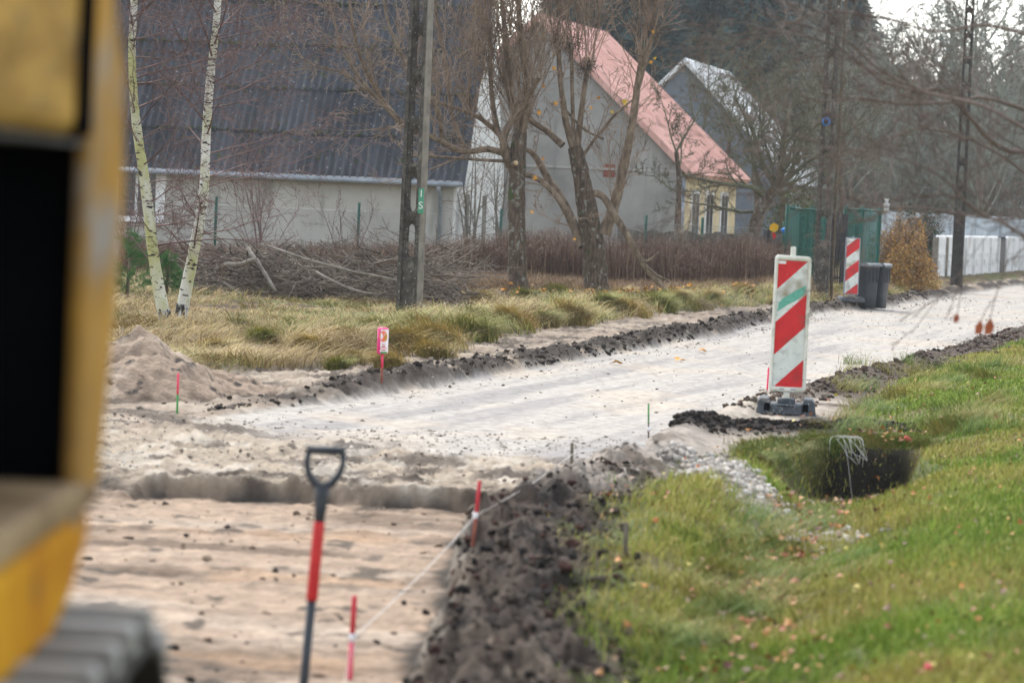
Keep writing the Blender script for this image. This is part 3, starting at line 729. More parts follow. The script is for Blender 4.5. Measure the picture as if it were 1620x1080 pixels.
# white panel fence going away along the road, with the dark gate
fs = G(1478, 452, .02); fd = Vector((.52, 1.93, 0)).normalized()
WF = thing('white_panel_fence', 'white precast concrete panel fence with scalloped top along the road', 'fence', (fs.x, fs.y, 0), math.atan2(fd.y, fd.x))
Sp = 2.0; hF = 1.25
def scallop(x0, x1, zlow, ztop, amp, n=8):
    p = [(x0, zlow), (x1, zlow)]
    for k in range(n+1): x = x1+(x0-x1)*k/n; p.append((x, ztop+amp*abs(math.sin(k*PI/2))))
    return p
for k in range(18):
    x0, x1 = k*Sp+.07, (k+1)*Sp-.07
    if k == 7: continue
    if k < 2: mb = MB(); mb.box(x0, x1, -.02, .04, -.1, .16); mb.build('brick_base', M['brick'], WF)
    mb = MB(); mb.prism(scallop(x0, x1, .17 if k < 2 else -.1, hF, .07), .045, 'y', 0)
    for a, b in ((x0, x1),):
        mb.box(a+.12, b-.12, -.022, -.002, .80, .86); mb.box(a+.12, b-.12, -.022, -.002, .25, .31)
        mb.box(a+.12, a+.18, -.022, -.002, .31, .80); mb.box(b-.18, b-.12, -.022, -.002, .31, .80)
        mb.box(a+.55, b-.55, -.03, -.002, .50, .66)
    mb.build('panel', M['white_conc'], WF)
for k in range(19):
    mb = MB(); mb.box(k*Sp-.07, k*Sp+.07, -.06, .09, -.1, hF+.02, .01); mb.build('post', M['white_conc'] if k > 1 else M['pale_concrete'], WF)
gp = fs+fd*(7*Sp+.1)
DG = thing('dark_picket_gate', 'dark spiked wooden gate set in the white panel fence', 'gate', (gp.x, gp.y, 0), math.atan2(fd.y, fd.x))
for z in (.25, .95): mb = MB(); mb.box(0, 1.8, .02, .05, z, z+.08); mb.build('rail', M['black_metal'], DG)
for k in range(14):
    x = .03+k*.13; mb = MB(); mb.prism([(x, .06), (x+.10, .06), (x+.10, 1.15), (x+.05, 1.3), (x, 1.15)], .02, 'y', -.005); mb.build('picket', M['black_metal'], DG)
# tall pale blue wall
ba, bb = AT(1372, 350, 92), AT(1618, 350, 103); dv = bb-ba; Lb = math.hypot(dv.x, dv.y)
BW = thing('pale_blue_block_wall', 'tall pale blue rough block wall rising behind the white panel fence', 'wall', (ba.x, ba.y, 0), math.atan2(dv.y, dv.x))
nb = int(Lb/2); sp = Lb/nb
for k in range(nb):
    x0 = k*sp; V = []; nx, nz = 24, 22
    rb = random.Random(k)
    for i in range(nx+1):
        for j in range(nz+1):
            x = x0+sp*i/nx; top = 1.86+.06*abs(math.sin(i/nx*PI*2)); z = top*j/nz
            row = math.floor(z/.24); cell = math.floor(x/.42+row*.5)
            e = abs((z/.24) % 1-.5)*2; e2 = abs((x/.42+row*.5) % 1-.5)*2
            dpt = .05*(1-max(e, e2)**5)+.02*random.Random(cell*31+row).random()
            V.append((x, -dpt, z))
    Fq = [(i*(nz+1)+j, (i+1)*(nz+1)+j, (i+1)*(nz+1)+j+1, i*(nz+1)+j+1) for i in range(nx) for j in range(nz)]
    V2 = [(x0, .05, 0), (x0+sp, .05, 0), (x0+sp, .05, 1.86), (x0, .05, 1.86)]; o = len(V)
    npmesh('panel', V+V2, [np.array(Fq+[(o, o+3, o+2, o+1)])], M['blue_conc'], BW)
for k in range(nb+1): mb = MB(); mb.box(k*sp-.07, k*sp+.07, -.09, .09, -.1, 1.9, .01); mb.build('post', M['blue_conc'], BW)
# garden statue on the wall
st = AT(1402, 334, 91)
tube_ = tag(tube('garden_figure', [(st.x, st.y, 1.84), (st.x, st.y, 1.98), (st.x, st.y, 2.1), (st.x, st.y, 2.16), (st.x, st.y, 2.26)], [.09, .07, .1, .035, .07], M['white_conc'], None, 10), 'small white figure standing on top of the pale blue wall', 'statue')

# ------------------------------------------------------------------ striped boards
def clip(poly, f):
    out = []
    for i in range(len(poly)):
        a, b = poly[i], poly[(i+1) % len(poly)]; fa, fb = f(a), f(b)
        if fa >= 0: out.append(a)
        if (fa >= 0) != (fb >= 0): t = fa/(fa-fb); out.append((a[0]+t*(b[0]-a[0]), a[1]+t*(b[1]-a[1])))
    return out
def stripes(parent, w_, z0, h, y, period, slope, phase, mr, mw, first_red=True):
    R = [(-w_/2, z0), (w_/2, z0), (w_/2, z0+h), (-w_/2, z0+h)]
    for kind, m_ in ((0, mr), (1, mw)):
        mb = MB()
        for k in range(-3, 12):
            if (k % 2) != kind: continue
            lo = z0+phase+k*period; hi = lo+period
            p = clip(R, lambda q: (q[1]-slope*q[0])-lo)
            if len(p) > 2: p = clip(p, lambda q: hi-(q[1]-slope*q[0]))
            if len(p) > 2: mb.prism(p, .002, 'y', y-.002)
        mb.build('red_stripe' if kind == 0 else 'white_stripe', m_, parent)
def rounded_rect(w_, z0, h, r, n=5):
    p = []
    for cx_, cz, a0 in ((w_/2-r, z0+r, -PI/2), (w_/2-r, z0+h-r, 0), (-w_/2+r, z0+h-r, PI/2), (-w_/2+r, z0+r, PI)):
        for k in range(n+1): a = a0+PI/2*k/n; p.append((cx_+r*math.cos(a), cz+r*math.sin(a)))
    return p
b1 = GT(1243, 654)
B1 = thing('striped_warning_board', 'large red and white striped warning board with white frame and green paint smear', 'warning board', b1, rad(4), 'striped warning boards')
fh, fw = 1.07, .292; z0 = .17
outer = rounded_rect(fw, z0, fh, .03); inner = rounded_rect(fw-.055, z0+.04, fh-.08, .012)
mb = MB(); n = len(outer)
mb.prism(rounded_rect(fw-.01, z0+.005, fh-.01, .03), .02, 'y', -.006)
mb.build('backing_panel', M['frame_white'], B1)
V = []; Fq = []
for lst, y in ((outer, -.004), (outer, -.022), (rounded_rect(fw-.02, z0+.01, fh-.02, .025), -.03), (rounded_rect(fw-.04, z0+.028, fh-.056, .016), -.03), (inner, -.016), (inner, -.004)):
    V += [(x+.0025*math.sin(z*23+x*9), y, z+.003*math.sin(x*40)) for x, z in lst]
for k in range(5):
    for i in range(n): Fq.append((k*n+i, k*n+(i+1) % n, (k+1)*n+(i+1) % n, (k+1)*n+i))
npmesh('frame', V, np.array(Fq), M['frame_white'], B1, smooth=True)
iw = fw-.057; ih = fh-.082
stripes(B1, iw, z0+.041, ih, -.0075, ih/4*1.04, .96, -ih/4*1.04+iw*.48-.01, M['refl_red'], M['refl_white'])
mb = MB(); zz = z0+.041+ih*.67
mb.prism([(-iw/2+.012, zz-.075), (-.03, zz-.02), (.03, zz+.012), (iw/2-.012, zz+.075), (iw/2-.004, zz+.14), (.03, zz+.092), (-.02, zz+.062), (-.07, zz+.028), (-iw/2+.02, zz-.005)], .0012, 'y', -.0112)
mb.build('paint_smear', M['paint_green'], B1)
mb = MB(); mb.box(-iw/2+.002, -iw/2+.062, -.0115, -.0098, z0+.041+ih-.026, z0+.041+ih-.003); mb.build('sticker', M['sticker'], B1)
mb = MB(); mb.box(-.020, .020, -.012, .02, z0+fh-.005, z0+fh+.07, .006); mb.build('top_peg', M['frame_white'], B1)
mb = MB(); mb.box(-.022, .022, -.018, .018, .06, z0+.01, .005); mb.build('post', M['frame_white'], B1)
for s in (-1, 1): mb = MB(); mb.box(s*.045-.02, s*.045+.02, -.032, -.026, z0+.018, z0+.028, .002); mb.build('rivet', M['grey_frame'], B1)
mb = MB()       # recycled rubber foot with two slots and raised ends
def foot(mb, w_, dpt, h):
    for s in (-1, 1):
        mb.prism([(s*w_/2, 0), (s*w_*.47, h*.82), (s*w_*.42, h), (s*w_*.30, h), (s*w_*.275, h*.7), (s*w_*.275, 0)], dpt, 'y', -dpt/2)
    mb.box(-w_*.274, w_*.274, -dpt/2+.004, dpt/2, 0, h*.66, .01)
    mb.box(-.07, .07, -.07, .07, h*.6, h*.98, .012)
foot(mb, .47, .42, .125); FT = mb.build('foot', M['rubber'], B1); FT.rotation_euler = (0, 0, rad(-9))
for x0_, x1_, za_, zb_ in ((-.172, -.128, .03, .09), (.128, .172, .03, .09), (-.06, .06, .068, .073)):
    mb = MB(); mb.box(x0_, x1_, -.2145, -.206, za_, zb_); mb.build('slot', M['ex_dark'], FT)
b2 = GT(1345, 487)
B2 = thing('striped_warning_board', 'smaller looking striped board with grey frame standing before the wheelie bins', 'warning board', b2, rad(10), 'striped warning boards')
mb = MB(); mb.prism(rounded_rect(.275, .12, 1.03, .02), .03, 'y', 0); mb.build('frame', M['grey_frame'], B2)
stripes(B2, .235, .14, .99, -.002, .212, .80, -.115, M['refl_red'], M['refl_white'])
mb = MB(); mb.box(-.02, .02, .003, .027, 1.14, 1.17, .004); mb.build('top_peg', M['grey_frame'], B2)
mb = MB(); mb.box(-.02, .02, -.0, .03, .04, .13, .004); mb.build('post', M['grey_frame'], B2)
mb = MB(); foot(mb, .44, .36, .09); mb.build('foot', M['rubber'], B2)

# ------------------------------------------------------------------ wheelie bins
def bin_(label, base, rz):
    t = thing('wheelie_bin', label, 'wheelie bin', base, rz, 'dark wheelie bins by the gate')
    V = []; rings = [(.19, .20, .03), (.205, .215, .30), (.235, .25, .84), (.245, .262, .845), (.245, .262, .87)]
    n = 24
    for a_, b_, z in rings:
        for k in range(n):
            a = 2*PI*k/n; c, s_ = math.cos(a), math.sin(a); e = .35
            V.append((a_*math.copysign(abs(c)**e, c), b_*math.copysign(abs(s_)**e, s_), z))
    Fq = [(r*n+k, r*n+(k+1) % n, (r+1)*n+(k+1) % n, (r+1)*n+k) for r in range(4) for k in range(n)]
    V.append((0, 0, .03)); o = len(V)-1
    npmesh('body', V, [np.array(Fq), np.array([(o, (k+1) % n, k) for k in range(n)])], M['bin'], t, smooth=False)
    mb = MB(); mb.prism([(-.27, .872), (.27, .872), (.28, .89), (.22, .93), (-.20, .945), (-.27, .91)], .52, 'x', -.26)
    lid = mb.build('lid', M['bin_lid'], t)
    tube('handle', [(-.2, .30, .86), (.2, .30, .86)], .016, M['bin'], t)
    for s in (-1, 1):
        wv = tube('wheel', [(s*.20, .23, .10), (s*.25, .23, .10)], .10, M['rubber'], t, 20)
        tube('hub', [(s*.2505, .23, .10), (s*.256, .23, .10)], .04, M['bin_lid'], wv, 12)
    t.scale = (.72, .74, .90)
    for x in (-.12, 0, .12): mb = MB(); mb.box(x-.012, x+.012, -.268, -.248, .55, .83); mb.build('rib', M['bin'], t)
    return t
bp_ = GT(1372, 484); bp_ = AT(1373, 400, b2.y+.45); bp_.z = hz(bp_.x, bp_.y); bin_('dark wheelie bin half hidden behind the striped board', bp_, rad(38))
bp2 = AT(1391, 400, b2.y+.75); bp2.z = hz(bp2.x, bp2.y); bin_('dark wheelie bin with shiny lid standing outermost at the road edge', bp2, rad(62))

# ------------------------------------------------------------------ shovel
sb_ = AT(480, 1085, 10.4); stp = AT(516, 712, 10.45)
SH = thing('garden_shovel', 'upright shovel with dark D shaped grip and red upper shaft', 'shovel', sb_)
ax = (stp-sb_); Ls = ax.length; ax.normalize()
def A_(s, dx=0): return tuple(ax*s+Vector((dx, 0, 0)))
zz = lambda py: (AT(500, py, 10.42)-AT(480, 1085, 10.4)).dot(ax)
s_red0, s_red1, s_y = zz(950), zz(825), zz(768)
tube('shaft', [A_(-.42), A_(0), A_(s_red0)], .0155, M['shovel_steel'], SH, 14)
tube('red_sleeve', [A_(s_red0), A_(s_red0+.01), A_(s_red1-.01), A_(s_red1)], [.018, .0195, .0195, .018], M['shovel_red'], SH, 14)
gr_ = tube('grip_socket', [A_(s_red1), A_(s_red1+.05), A_(s_y-.04), A_(s_y+.004)], [.0165, .021, .021, .027], M['shovel_grip'], SH, 14)
hw = .060; ht = Ls
yo = [A_(s_y-.008), A_(s_y+.012, .030), A_(s_y+.040, .050), A_(s_y+.075, hw), A_(ht-.008, hw-.003)]
yo2 = [A_(s_y-.008), A_(s_y+.012, -.030), A_(s_y+.040, -.050), A_(s_y+.075, -hw), A_(ht-.008, -hw+.003)]
tube('grip_arm', yo, [.016, .014, .012, .0105, .011], M['shovel_grip'], SH, 10); tube('grip_arm', yo2, [.016, .014, .012, .0105, .011], M['shovel_grip'], SH, 10)
tube('grip_bar', [A_(ht, -hw-.004), A_(ht, -.02), A_(ht, .02), A_(ht, hw+.004)], [.0145, .0155, .0155, .0145], M['shovel_grip'], SH, 12)
mb = MB(); mb.prism([(-.10, -.42), (-.105, -.55), (-.07, -.66), (0, -.70), (.07, -.66), (.105, -.55), (.10, -.42)], .004, 'y', -.002); mb.build('blade', M['shovel_steel'], SH)

# ------------------------------------------------------------------ survey stakes and string
def stake(label, p0, px1, py1, segs, r=.007, name='survey_stake', extra=.12):
    top = AT(px1, py1, p0.y); t = thing(name, label, 'stake', p0)
    d = top-p0; prev = 0
    for nm, f, m_ in segs:
        a = d*prev if prev else -d.normalized()*extra; b = d*f
        tube(nm, [tuple(a), tuple(b)], r, M[m_], t, 8); prev = f
    return t, top
K = {}
p = GT(280, 657); stake('short stake with pink top and green foot beside the sand pile', p, 282, 590, [('green_foot', .5, 'green_paint'), ('pink_top', 1, 'pink_paint')], .008)
p = GT(603, 619); s2, tp = stake('rusty rod carrying an upturned pink drink can at the road edge', p, 605, 556, [('rusty_foot', .5, 'rust'), ('pink_shaft', 1, 'pink_paint')], .011, 'can_stake')
T2 = Tubes()
K['can'] = p
cb = AT(604.5, 560, p.y); ct_ = AT(605.5, 518, p.y); hc = (ct_-cb).length
CN = thing('drink_can', 'pink and white fruit drink can set on the rusty rod', 'can', cb)
M['can_pink'] = mat('can_pink', (.80, .03, .20), (.82, .08, .26), 10, .35)
M['can_white'] = mat('can_white', (.80, .74, .76), (.86, .8, .82), 10, .35)
M['can_peach'] = mat('can_peach', (.80, .12, .10), (.85, .42, .18), 6, .4)
rc = .046
tube('can_body', [(0, 0, 0), (0, 0, .012), (0, 0, hc-.012), (0, 0, hc)], [rc*.8, rc, rc, rc*.8], M['can_pink'], CN, 24)
def curved(name, m_, z0_, z1_, a0, a1, ext=.0012):
    V = []; n = 12
    for k in range(n+1):
        a = a0+(a1-a0)*k/n
        for z in (z0_, z1_): V.append(((rc+ext)*math.sin(a), -(rc+ext)*math.cos(a), z))
    return npmesh(name, V, np.array([(2*k, 2*k+2, 2*k+3, 2*k+1) for k in range(n)]), M[m_], CN)
curved('white_label', 'can_white', .014, hc-.014, -.35, 1.5)
def disc(name, m_, cx_, cz, rx, rz_, ext):
    V = [((rc+ext)*math.sin(cx_), -(rc+ext)*math.cos(cx_), cz)]; n = 18
    for k in range(n): a = 2*PI*k/n; an = cx_+rx/rc*math.cos(a); V.append(((rc+ext)*math.sin(an), -(rc+ext)*math.cos(an), cz+rz_*math.sin(a)))
    return npmesh(name, V, [np.array([(0, 1+k, 1+(k+1) % n) for k in range(n)])], M[m_], CN)
disc('fruit_picture', 'can_peach', .15, hc*.68, .034, .046, .0022)
disc('fruit_highlight', 'leaf_orange', .55, hc*.64, .014, .03, .003)
disc('red_emblem', 'red_paint', .25, hc*.22, .03, .016, .0022)
disc('emblem_band', 'can_white', .25, hc*.22, .021, .006, .003)
for k in range(3):
    curved('small_print', 'red_paint', hc*(.31+.035*k), hc*(.31+.035*k)+.003, -.05, .5, .0022)
curved('green_rim', 'green_paint', .006, .024, -.2, 1.0, .0022)
p = GT(1026, 694); _, k4 = stake('thin dark stake with green head standing by the road edge nearer the black spoil', p, 1026, 638, [('lower_shaft', .45, 'old_wood'), ('green_head', 1, 'green_paint')], .006); K['d'] = p+Vector((0, 0, .07))
p = GT(904, 752); stake('bare brown wooden peg at the end of the dark soil bank', p, 905, 700, [('peg', 1, 'old_wood')], .010); K['c'] = p+Vector((0, 0, .13))
p = GT(748, 864); _, _t = stake('leaning red stake on the edge of the trench', p, 759, 760, [('rusty_foot', .4, 'rust'), ('red_top', 1, 'red_paint')], .0085); K['b'] = AT(752, 815, p.y)
p = AT(553, 1075, 11.3); p.z = hz(p.x, p.y); _, _t = stake('red stake with white tape standing in the trench near the shovel', p, 561, 942, [('pink_foot', .5, 'pink_paint'), ('red_top', 1, 'red_paint')], .010); K['a'] = AT(557, 1008, p.y)
p = GT(989, 880); stake('stubby dark peg in the grass right of the soil bank', p, 991, 826, [('peg', 1, 'old_wood')], .010)
p = GT(1213, 627); stake('pink rod peeping out behind the large striped board', p, 1216, 581, [('rod', 1, 'pink_paint')], .008)
seq = [AT(540, 1090, 11.0), K['a'], K['b'], K['c'], K['d']]
T2 = Tubes()
for off in (0, .012):
    for a, b in zip(seq[:-1], seq[1:]):
        T2.add([tuple(a.lerp(b, t)+Vector((off, 0, off*.6-.02*math.sin(t*PI)))) for t in (0, .25, .5, .75, 1)], [.0008]*5, 5)
o = T2.build('marking_string', M['string']); tag(o, 'white marking string stretched between the stakes along the trench edge', 'string')
for k in ('a', 'b', 'd'):
    c = K[k]; o = tube('tape_wrap', [c-Vector((0, 0, .014)), c+Vector((0, 0, .014))], .0125, M['tape']); tag(o, {'a': 'white tape wound on the red stake near the shovel', 'b': 'white tape wound on the leaning red stake at the trench edge', 'd': 'white tape wound on the thin green headed stake'}[k], 'tape')

# ------------------------------------------------------------------ excavator (close, left edge)
EX = thing('excavator', 'yellow tracked excavator with dark engine opening standing close beside the trench', 'excavator', (-1.9, 3.2, 0))
E = Vector((-1.9, 3.2, 0)); XS = -.60
prof = [(4.28, 1.00), (4.42, 1.05), (4.55, 1.10), (4.66, 1.20), (4.69, 1.40), (4.74, 1.60), (4.70, 1.78), (4.58, 1.86), (4.42, 1.93), (4.30, 2.05)]
def L3(p): return (p[0]-E.x, p[1]-E.y, p[2]-E.z)
def exprism(name, pts, x0, x1, m_, parent=EX, bev=0.0):
    mb = MB(); mb.prism([(y-E.y, z) for y, z in pts], x1-x0, 'x', x0-E.x); o = mb.build(name, m_, parent)
    if bev:
        md = o.modifiers.new('bevel', 'BEVEL'); md.width = bev; md.segments = 3; md.limit_method = 'ANGLE'
    return o
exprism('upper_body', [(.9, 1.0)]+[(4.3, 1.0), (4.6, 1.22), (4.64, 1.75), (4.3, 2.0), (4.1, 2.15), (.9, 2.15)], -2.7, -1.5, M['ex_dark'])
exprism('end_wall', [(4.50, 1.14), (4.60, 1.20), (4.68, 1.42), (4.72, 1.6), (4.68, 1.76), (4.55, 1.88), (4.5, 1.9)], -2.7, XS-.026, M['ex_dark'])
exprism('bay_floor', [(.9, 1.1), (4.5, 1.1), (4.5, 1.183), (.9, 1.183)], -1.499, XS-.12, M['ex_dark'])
exprism('side_cover', [(.8, 1.665)]+[(4.42, 1.665), (4.42, 2.04), (4.3, 2.2), (.8, 2.2)], -2.75, XS-.01, M['ex_yellow'], bev=.03)
exprism('corner_pillar', [(4.424, 1.10), (4.66, 1.17), (4.76, 1.40), (4.82, 1.60), (4.78, 1.78), (4.60, 1.90), (4.424, 1.98)], XS-.024, XS, M['ex_tan'], bev=.010)
exprism('sill', [(.8, 1.14), (4.60, 1.14), (4.64, 1.15), (4.62, 1.165), (4.42, 1.185), (.8, 1.185)], -2.75, XS+.006, M['ex_grey'], bev=.02)
exprism('lower_skirt', [(.8, .985), (4.22, .985), (4.40, 1.02), (4.54, 1.08), (4.60, 1.135), (.8, 1.135)], -2.75, XS+.0, M['ex_orange'], bev=.02)
exprism('panel_seam', [(4.33, 1.67), (4.40, 1.67), (4.40, 2.03), (4.33, 2.03)], XS-.0095, XS+.004, M['ex_dark'])
exprism('panel_trim', [(.85, 1.655), (4.41, 1.655), (4.41, 1.662), (.85, 1.662)], XS-.3, XS-.002, M['track_dark'])
exprism('cab', [(1.5, 2.205), (3.1, 2.205), (3.1, 3.0), (2.9, 3.1), (1.6, 3.1), (1.45, 3.0)], -2.75, -1.75, M['ex_yellow'], bev=.06)
mb = MB(); mb.box(1.62-E.y, 2.95-E.y, -1.749-E.x, -1.742-E.x, 2.35, 2.95)
exprism('cab_window', [(1.65, 2.35), (2.95, 2.35), (2.95, 2.92), (1.65, 2.92)], -1.748, -1.742, M['glass'])
exprism('turntable', [(2.1, .9), (3.6, .9), (3.6, .984), (2.1, .984)], -2.3, -1.2, M['track_dark'])
def track(x0, x1):
    y0, y1, zt, zb = 1.2, 4.85, .955, .02; r = (zt-zb)/2; cz = (zt+zb)/2; ya, yb = y0+r, y1-r+.1
    N = 44; path = []
    per = 2*(yb-ya)+2*PI*r
    for k in range(N):
        s = per*k/N
        if s < yb-ya: path.append((ya+s, zt, 0))
        elif s < yb-ya+PI*r: a = (s-(yb-ya))/r; path.append((yb+r*math.sin(a), cz+r*math.cos(a), -a))
        elif s < 2*(yb-ya)+PI*r: path.append((yb-(s-(yb-ya)-PI*r), zb, PI))
        else: a = (s-2*(yb-ya)-PI*r)/r; path.append((ya-r*math.sin(a), cz-r*math.cos(a), PI-a))
    mb = MB(); mb.prism([(y-E.y, z-(z-cz)*.06) for y, z, a in path], x1-x0-.1, 'x', x0+.05-E.x); t = mb.build('track', M['track_dark'], EX)
    mb = MB(); w_ = per/N
    for y, z, a in path:
        T = Matrix.Translation((0, y-E.y, z)) @ Matrix.Rotation(a, 4, 'X')
        mb.box(x0-E.x, x1-E.x, -w_*.47, w_*.47, -.02, .0, .004, T, mi=1); mb.box(x0-E.x, x1-E.x, -w_*.46, -w_*.12, .0, .045, .008, T); mb.box(x0+.01-E.x, x1-.01-E.x, w_*.20, w_*.34, .0, .02, .004, T)
    o = mb.build('track_pads', [M['track'], M['track_dark']], t); o['kind'] = 'stuff'
    for k in range(5): tube('roller', [(x0-.01-E.x, 1.9+.55*k-E.y, .2), (x0+.04-E.x, 1.9+.55*k-E.y, .2)], .1, M['track_dark'], t, 12)
track(-1.08, -.50); track(-2.85, -2.27)
mb = MB()
for a, b, wd in (((-1.6, 1.0, 2.2), (-1.6, -1.6, 3.8), .2), ((-1.6, -1.6, 3.8), (-1.6, -3.2, 1.6), .16)):
    a_, b_ = Vector(a)-E, Vector(b)-E; d = (b_-a_); T = Matrix.Translation(a_) @ d.to_track_quat('Y', 'Z').to_matrix().to_4x4()
    mb.box(-.12, .12, 0, d.length, -wd, wd, .02, T)
mb.build('boom', M['ex_yellow'], EX)
# ------------------------------------------------------------------ trees
def rv(r): return Vector((r.gauss(0, 1), r.gauss(0, 1), r.gauss(0, 1)))
def grow(T, r, p, d, L, rad_, lvl, sp):
    """sp: n kids per level, angles, ratio, wander, droop per level"""
    n = 6 if lvl == 0 else 5
    pts = [tuple(p)]; rr_ = [rad_]; q = Vector(p); dd = Vector(d).normalized(); st_ = []
    for k in range(1, n):
        dd = (dd+rv(r)*sp['wander'][lvl]+Vector((0, 0, sp['up'][lvl]))).normalized(); q = q+dd*(L/(n-1)); pts.append(tuple(q)); rr_.append(max(rad_*(1-k/(n-1)*.85), sp.get('rmin', .0016))); st_.append((Vector(q), Vector(dd), rr_[-1]))
    T.add(pts, rr_, 5 if rad_ > .02 else 3)
    if lvl+1 >= len(sp['n']): return
    for i in range(sp['n'][lvl+1]):
        t = sp.get('t0', .25)+(1-sp.get('t0', .25))*(i+r.random())/sp['n'][lvl+1]; f = t*(n-1); k = min(int(f), n-2); a = Vector(pts[k]).lerp(Vector(pts[k+1]), f-k)
        dl_ = (Vector(pts[k+1])-Vector(pts[k])).normalized(); per = dl_.cross(rv(r)).normalized(); an = rad(r.uniform(*sp['ang'][lvl+1]))
        nd = dl_*math.cos(an)+per*math.sin(an); rk = rr_[k]*sp['rr']*r.uniform(.7, 1.1)
        grow(T, r, a, nd, L*sp['ratio'][lvl+1]*r.uniform(.6, 1.15)*(1-.45*t), max(rk, sp.get('rmin', .0016)), lvl+1, sp)
def pxpoly(pl, Y, jy=0.0, r=None):
    out = []; y = Y
    for i, (x, yy) in enumerate(pl):
        out.append(AT(x, yy, y)); y += (r.uniform(-jy, jy) if r else 0)
    return out
def smooth(pts, rr_, k=3):
    P = []; R = []
    n = len(pts)
    for i in range(n-1):
        p0, p1, p2, p3 = pts[max(i-1, 0)], pts[i], pts[i+1], pts[min(i+2, n-1)]
        for j in range(k):
            t = j/k
            P.append(.5*((2*p1)+(p2-p0)*t+(2*p0-5*p1+4*p2-p3)*t*t+(3*p1-p0-3*p2+p3)*t**3)); R.append(rr_[i]*(1-t)+rr_[i+1]*t)
    P.append(pts[-1]); R.append(rr_[-1]); return P, R
def limb(T, r, pl, rpx, Y, jy=.25, sp=None, kids=0, Lk=1, t0=.2, ns=10, ang=(25, 60), updir=0, bias=None):
    """pl pixel outline of a limb at depth Y; rpx width in px; sprout kids from it"""
    s = FPX/Y; P, R = smooth(pxpoly(pl, Y, jy, r), [w_/2/s for w_ in rpx], 4)
    T.add([tuple(p) for p in P], R, ns)
    for i in range(kids):
        f = (t0+(1-t0)*(i+r.random())/kids)*(len(P)-1); k = min(int(f), len(P)-2); a = P[k].lerp(P[k+1], f-k)
        dl_ = (P[k+1]-P[k]).normalized(); per = dl_.cross(rv(r)).normalized(); an = rad(r.uniform(*ang))
        nd = dl_*math.cos(an)+per*math.sin(an)+Vector((0, 0, updir))
        if bias is not None: nd = nd+Vector(bias)
        grow(T, r, a, nd, Lk*r.uniform(.5, 1.2), min(R[k]*.5, .022)*r.uniform(.5, 1), 0, sp)
    return P, R

# --- birches
SPB = dict(n=[1, 9, 6], ang=[(0, 0), (25, 60), (25, 60)], ratio=[1, .55, .5], wander=[.10, .14, .16], up=[.01, -.03, -.07], rr=.5, rmin=.0028, t0=.1)
def birch(label, pl, rpx, Y, seed, bias):
    r = random.Random(seed); b = pxpoly(pl[:1], Y)[0]
    t = thing('silver_birch', label, 'tree', (0, 0, 0), 0, 'silver birches')
    T = Tubes(); s = FPX/Y; P, R = smooth(pxpoly(pl, Y, .05, r), [w_/2/s for w_ in rpx], 5)
    V = Tubes(); k0 = 5
    V.add([tuple(p) for p in P[k0-1:]], R[k0-1:], 14); V.build('trunk', M['birch'], t, wob=.08)
    V = Tubes(); V.add([tuple(p) for p in P[:k0]], [R[0]*1.25]+R[1:k0], 14); V.build('trunk_base', M['birch_base'], t, wob=.15)
    for i in range(40):
        f = (.22+.78*(i+r.random())/40)*(len(P)-1); k = min(int(f), len(P)-2); a = P[k].lerp(P[k+1], f-k)
        az = r.uniform(-PI, PI); nd = Vector((math.cos(az)+bias, math.sin(az)*.8, r.uniform(.15, .7)))
        grow(T, r, a, nd, r.uniform(.9, 2.0)*(1.15 if i > 8 else .7), r.uniform(.008, .016), 0, SPB)
    T.build('branches', M['twig_purple'], t)
    V, F4 = scatter_mesh(ico_base(1), np.array([tuple(P[int(len(P)*q)]+Vector((R[int(len(P)*q)]*.5*math.cos(i*2.4), -R[int(len(P)*q)]*.9, 0))) for i, q in enumerate([.18+.8*k/14 for k in range(14)])]), np.full(14, .022), flat=.5, seed=seed)
    npmesh('branch_scars', V, F4, M['bark_dark'], t)
birch('silver birch nearest the excavator leaning slightly left with yellowish bark', [(268, 522), (256, 480), (243, 405), (231, 300), (215, 190), (209, 90), (212, 0), (214, -90), (220, -200)], [24, 20, 18, 17, 14, 12, 12, 11, 8], 36.5, 5, .5)
birch('silver birch leaning away from its neighbour, bark pale and speckled', [(284, 512), (292, 470), (306, 400), (322, 310), (326, 220), (333, 120), (342, 40), (347, -60), (350, -180)], [22, 19, 18, 16, 14, 13, 11, 11, 8], 37.5, 9, .7)

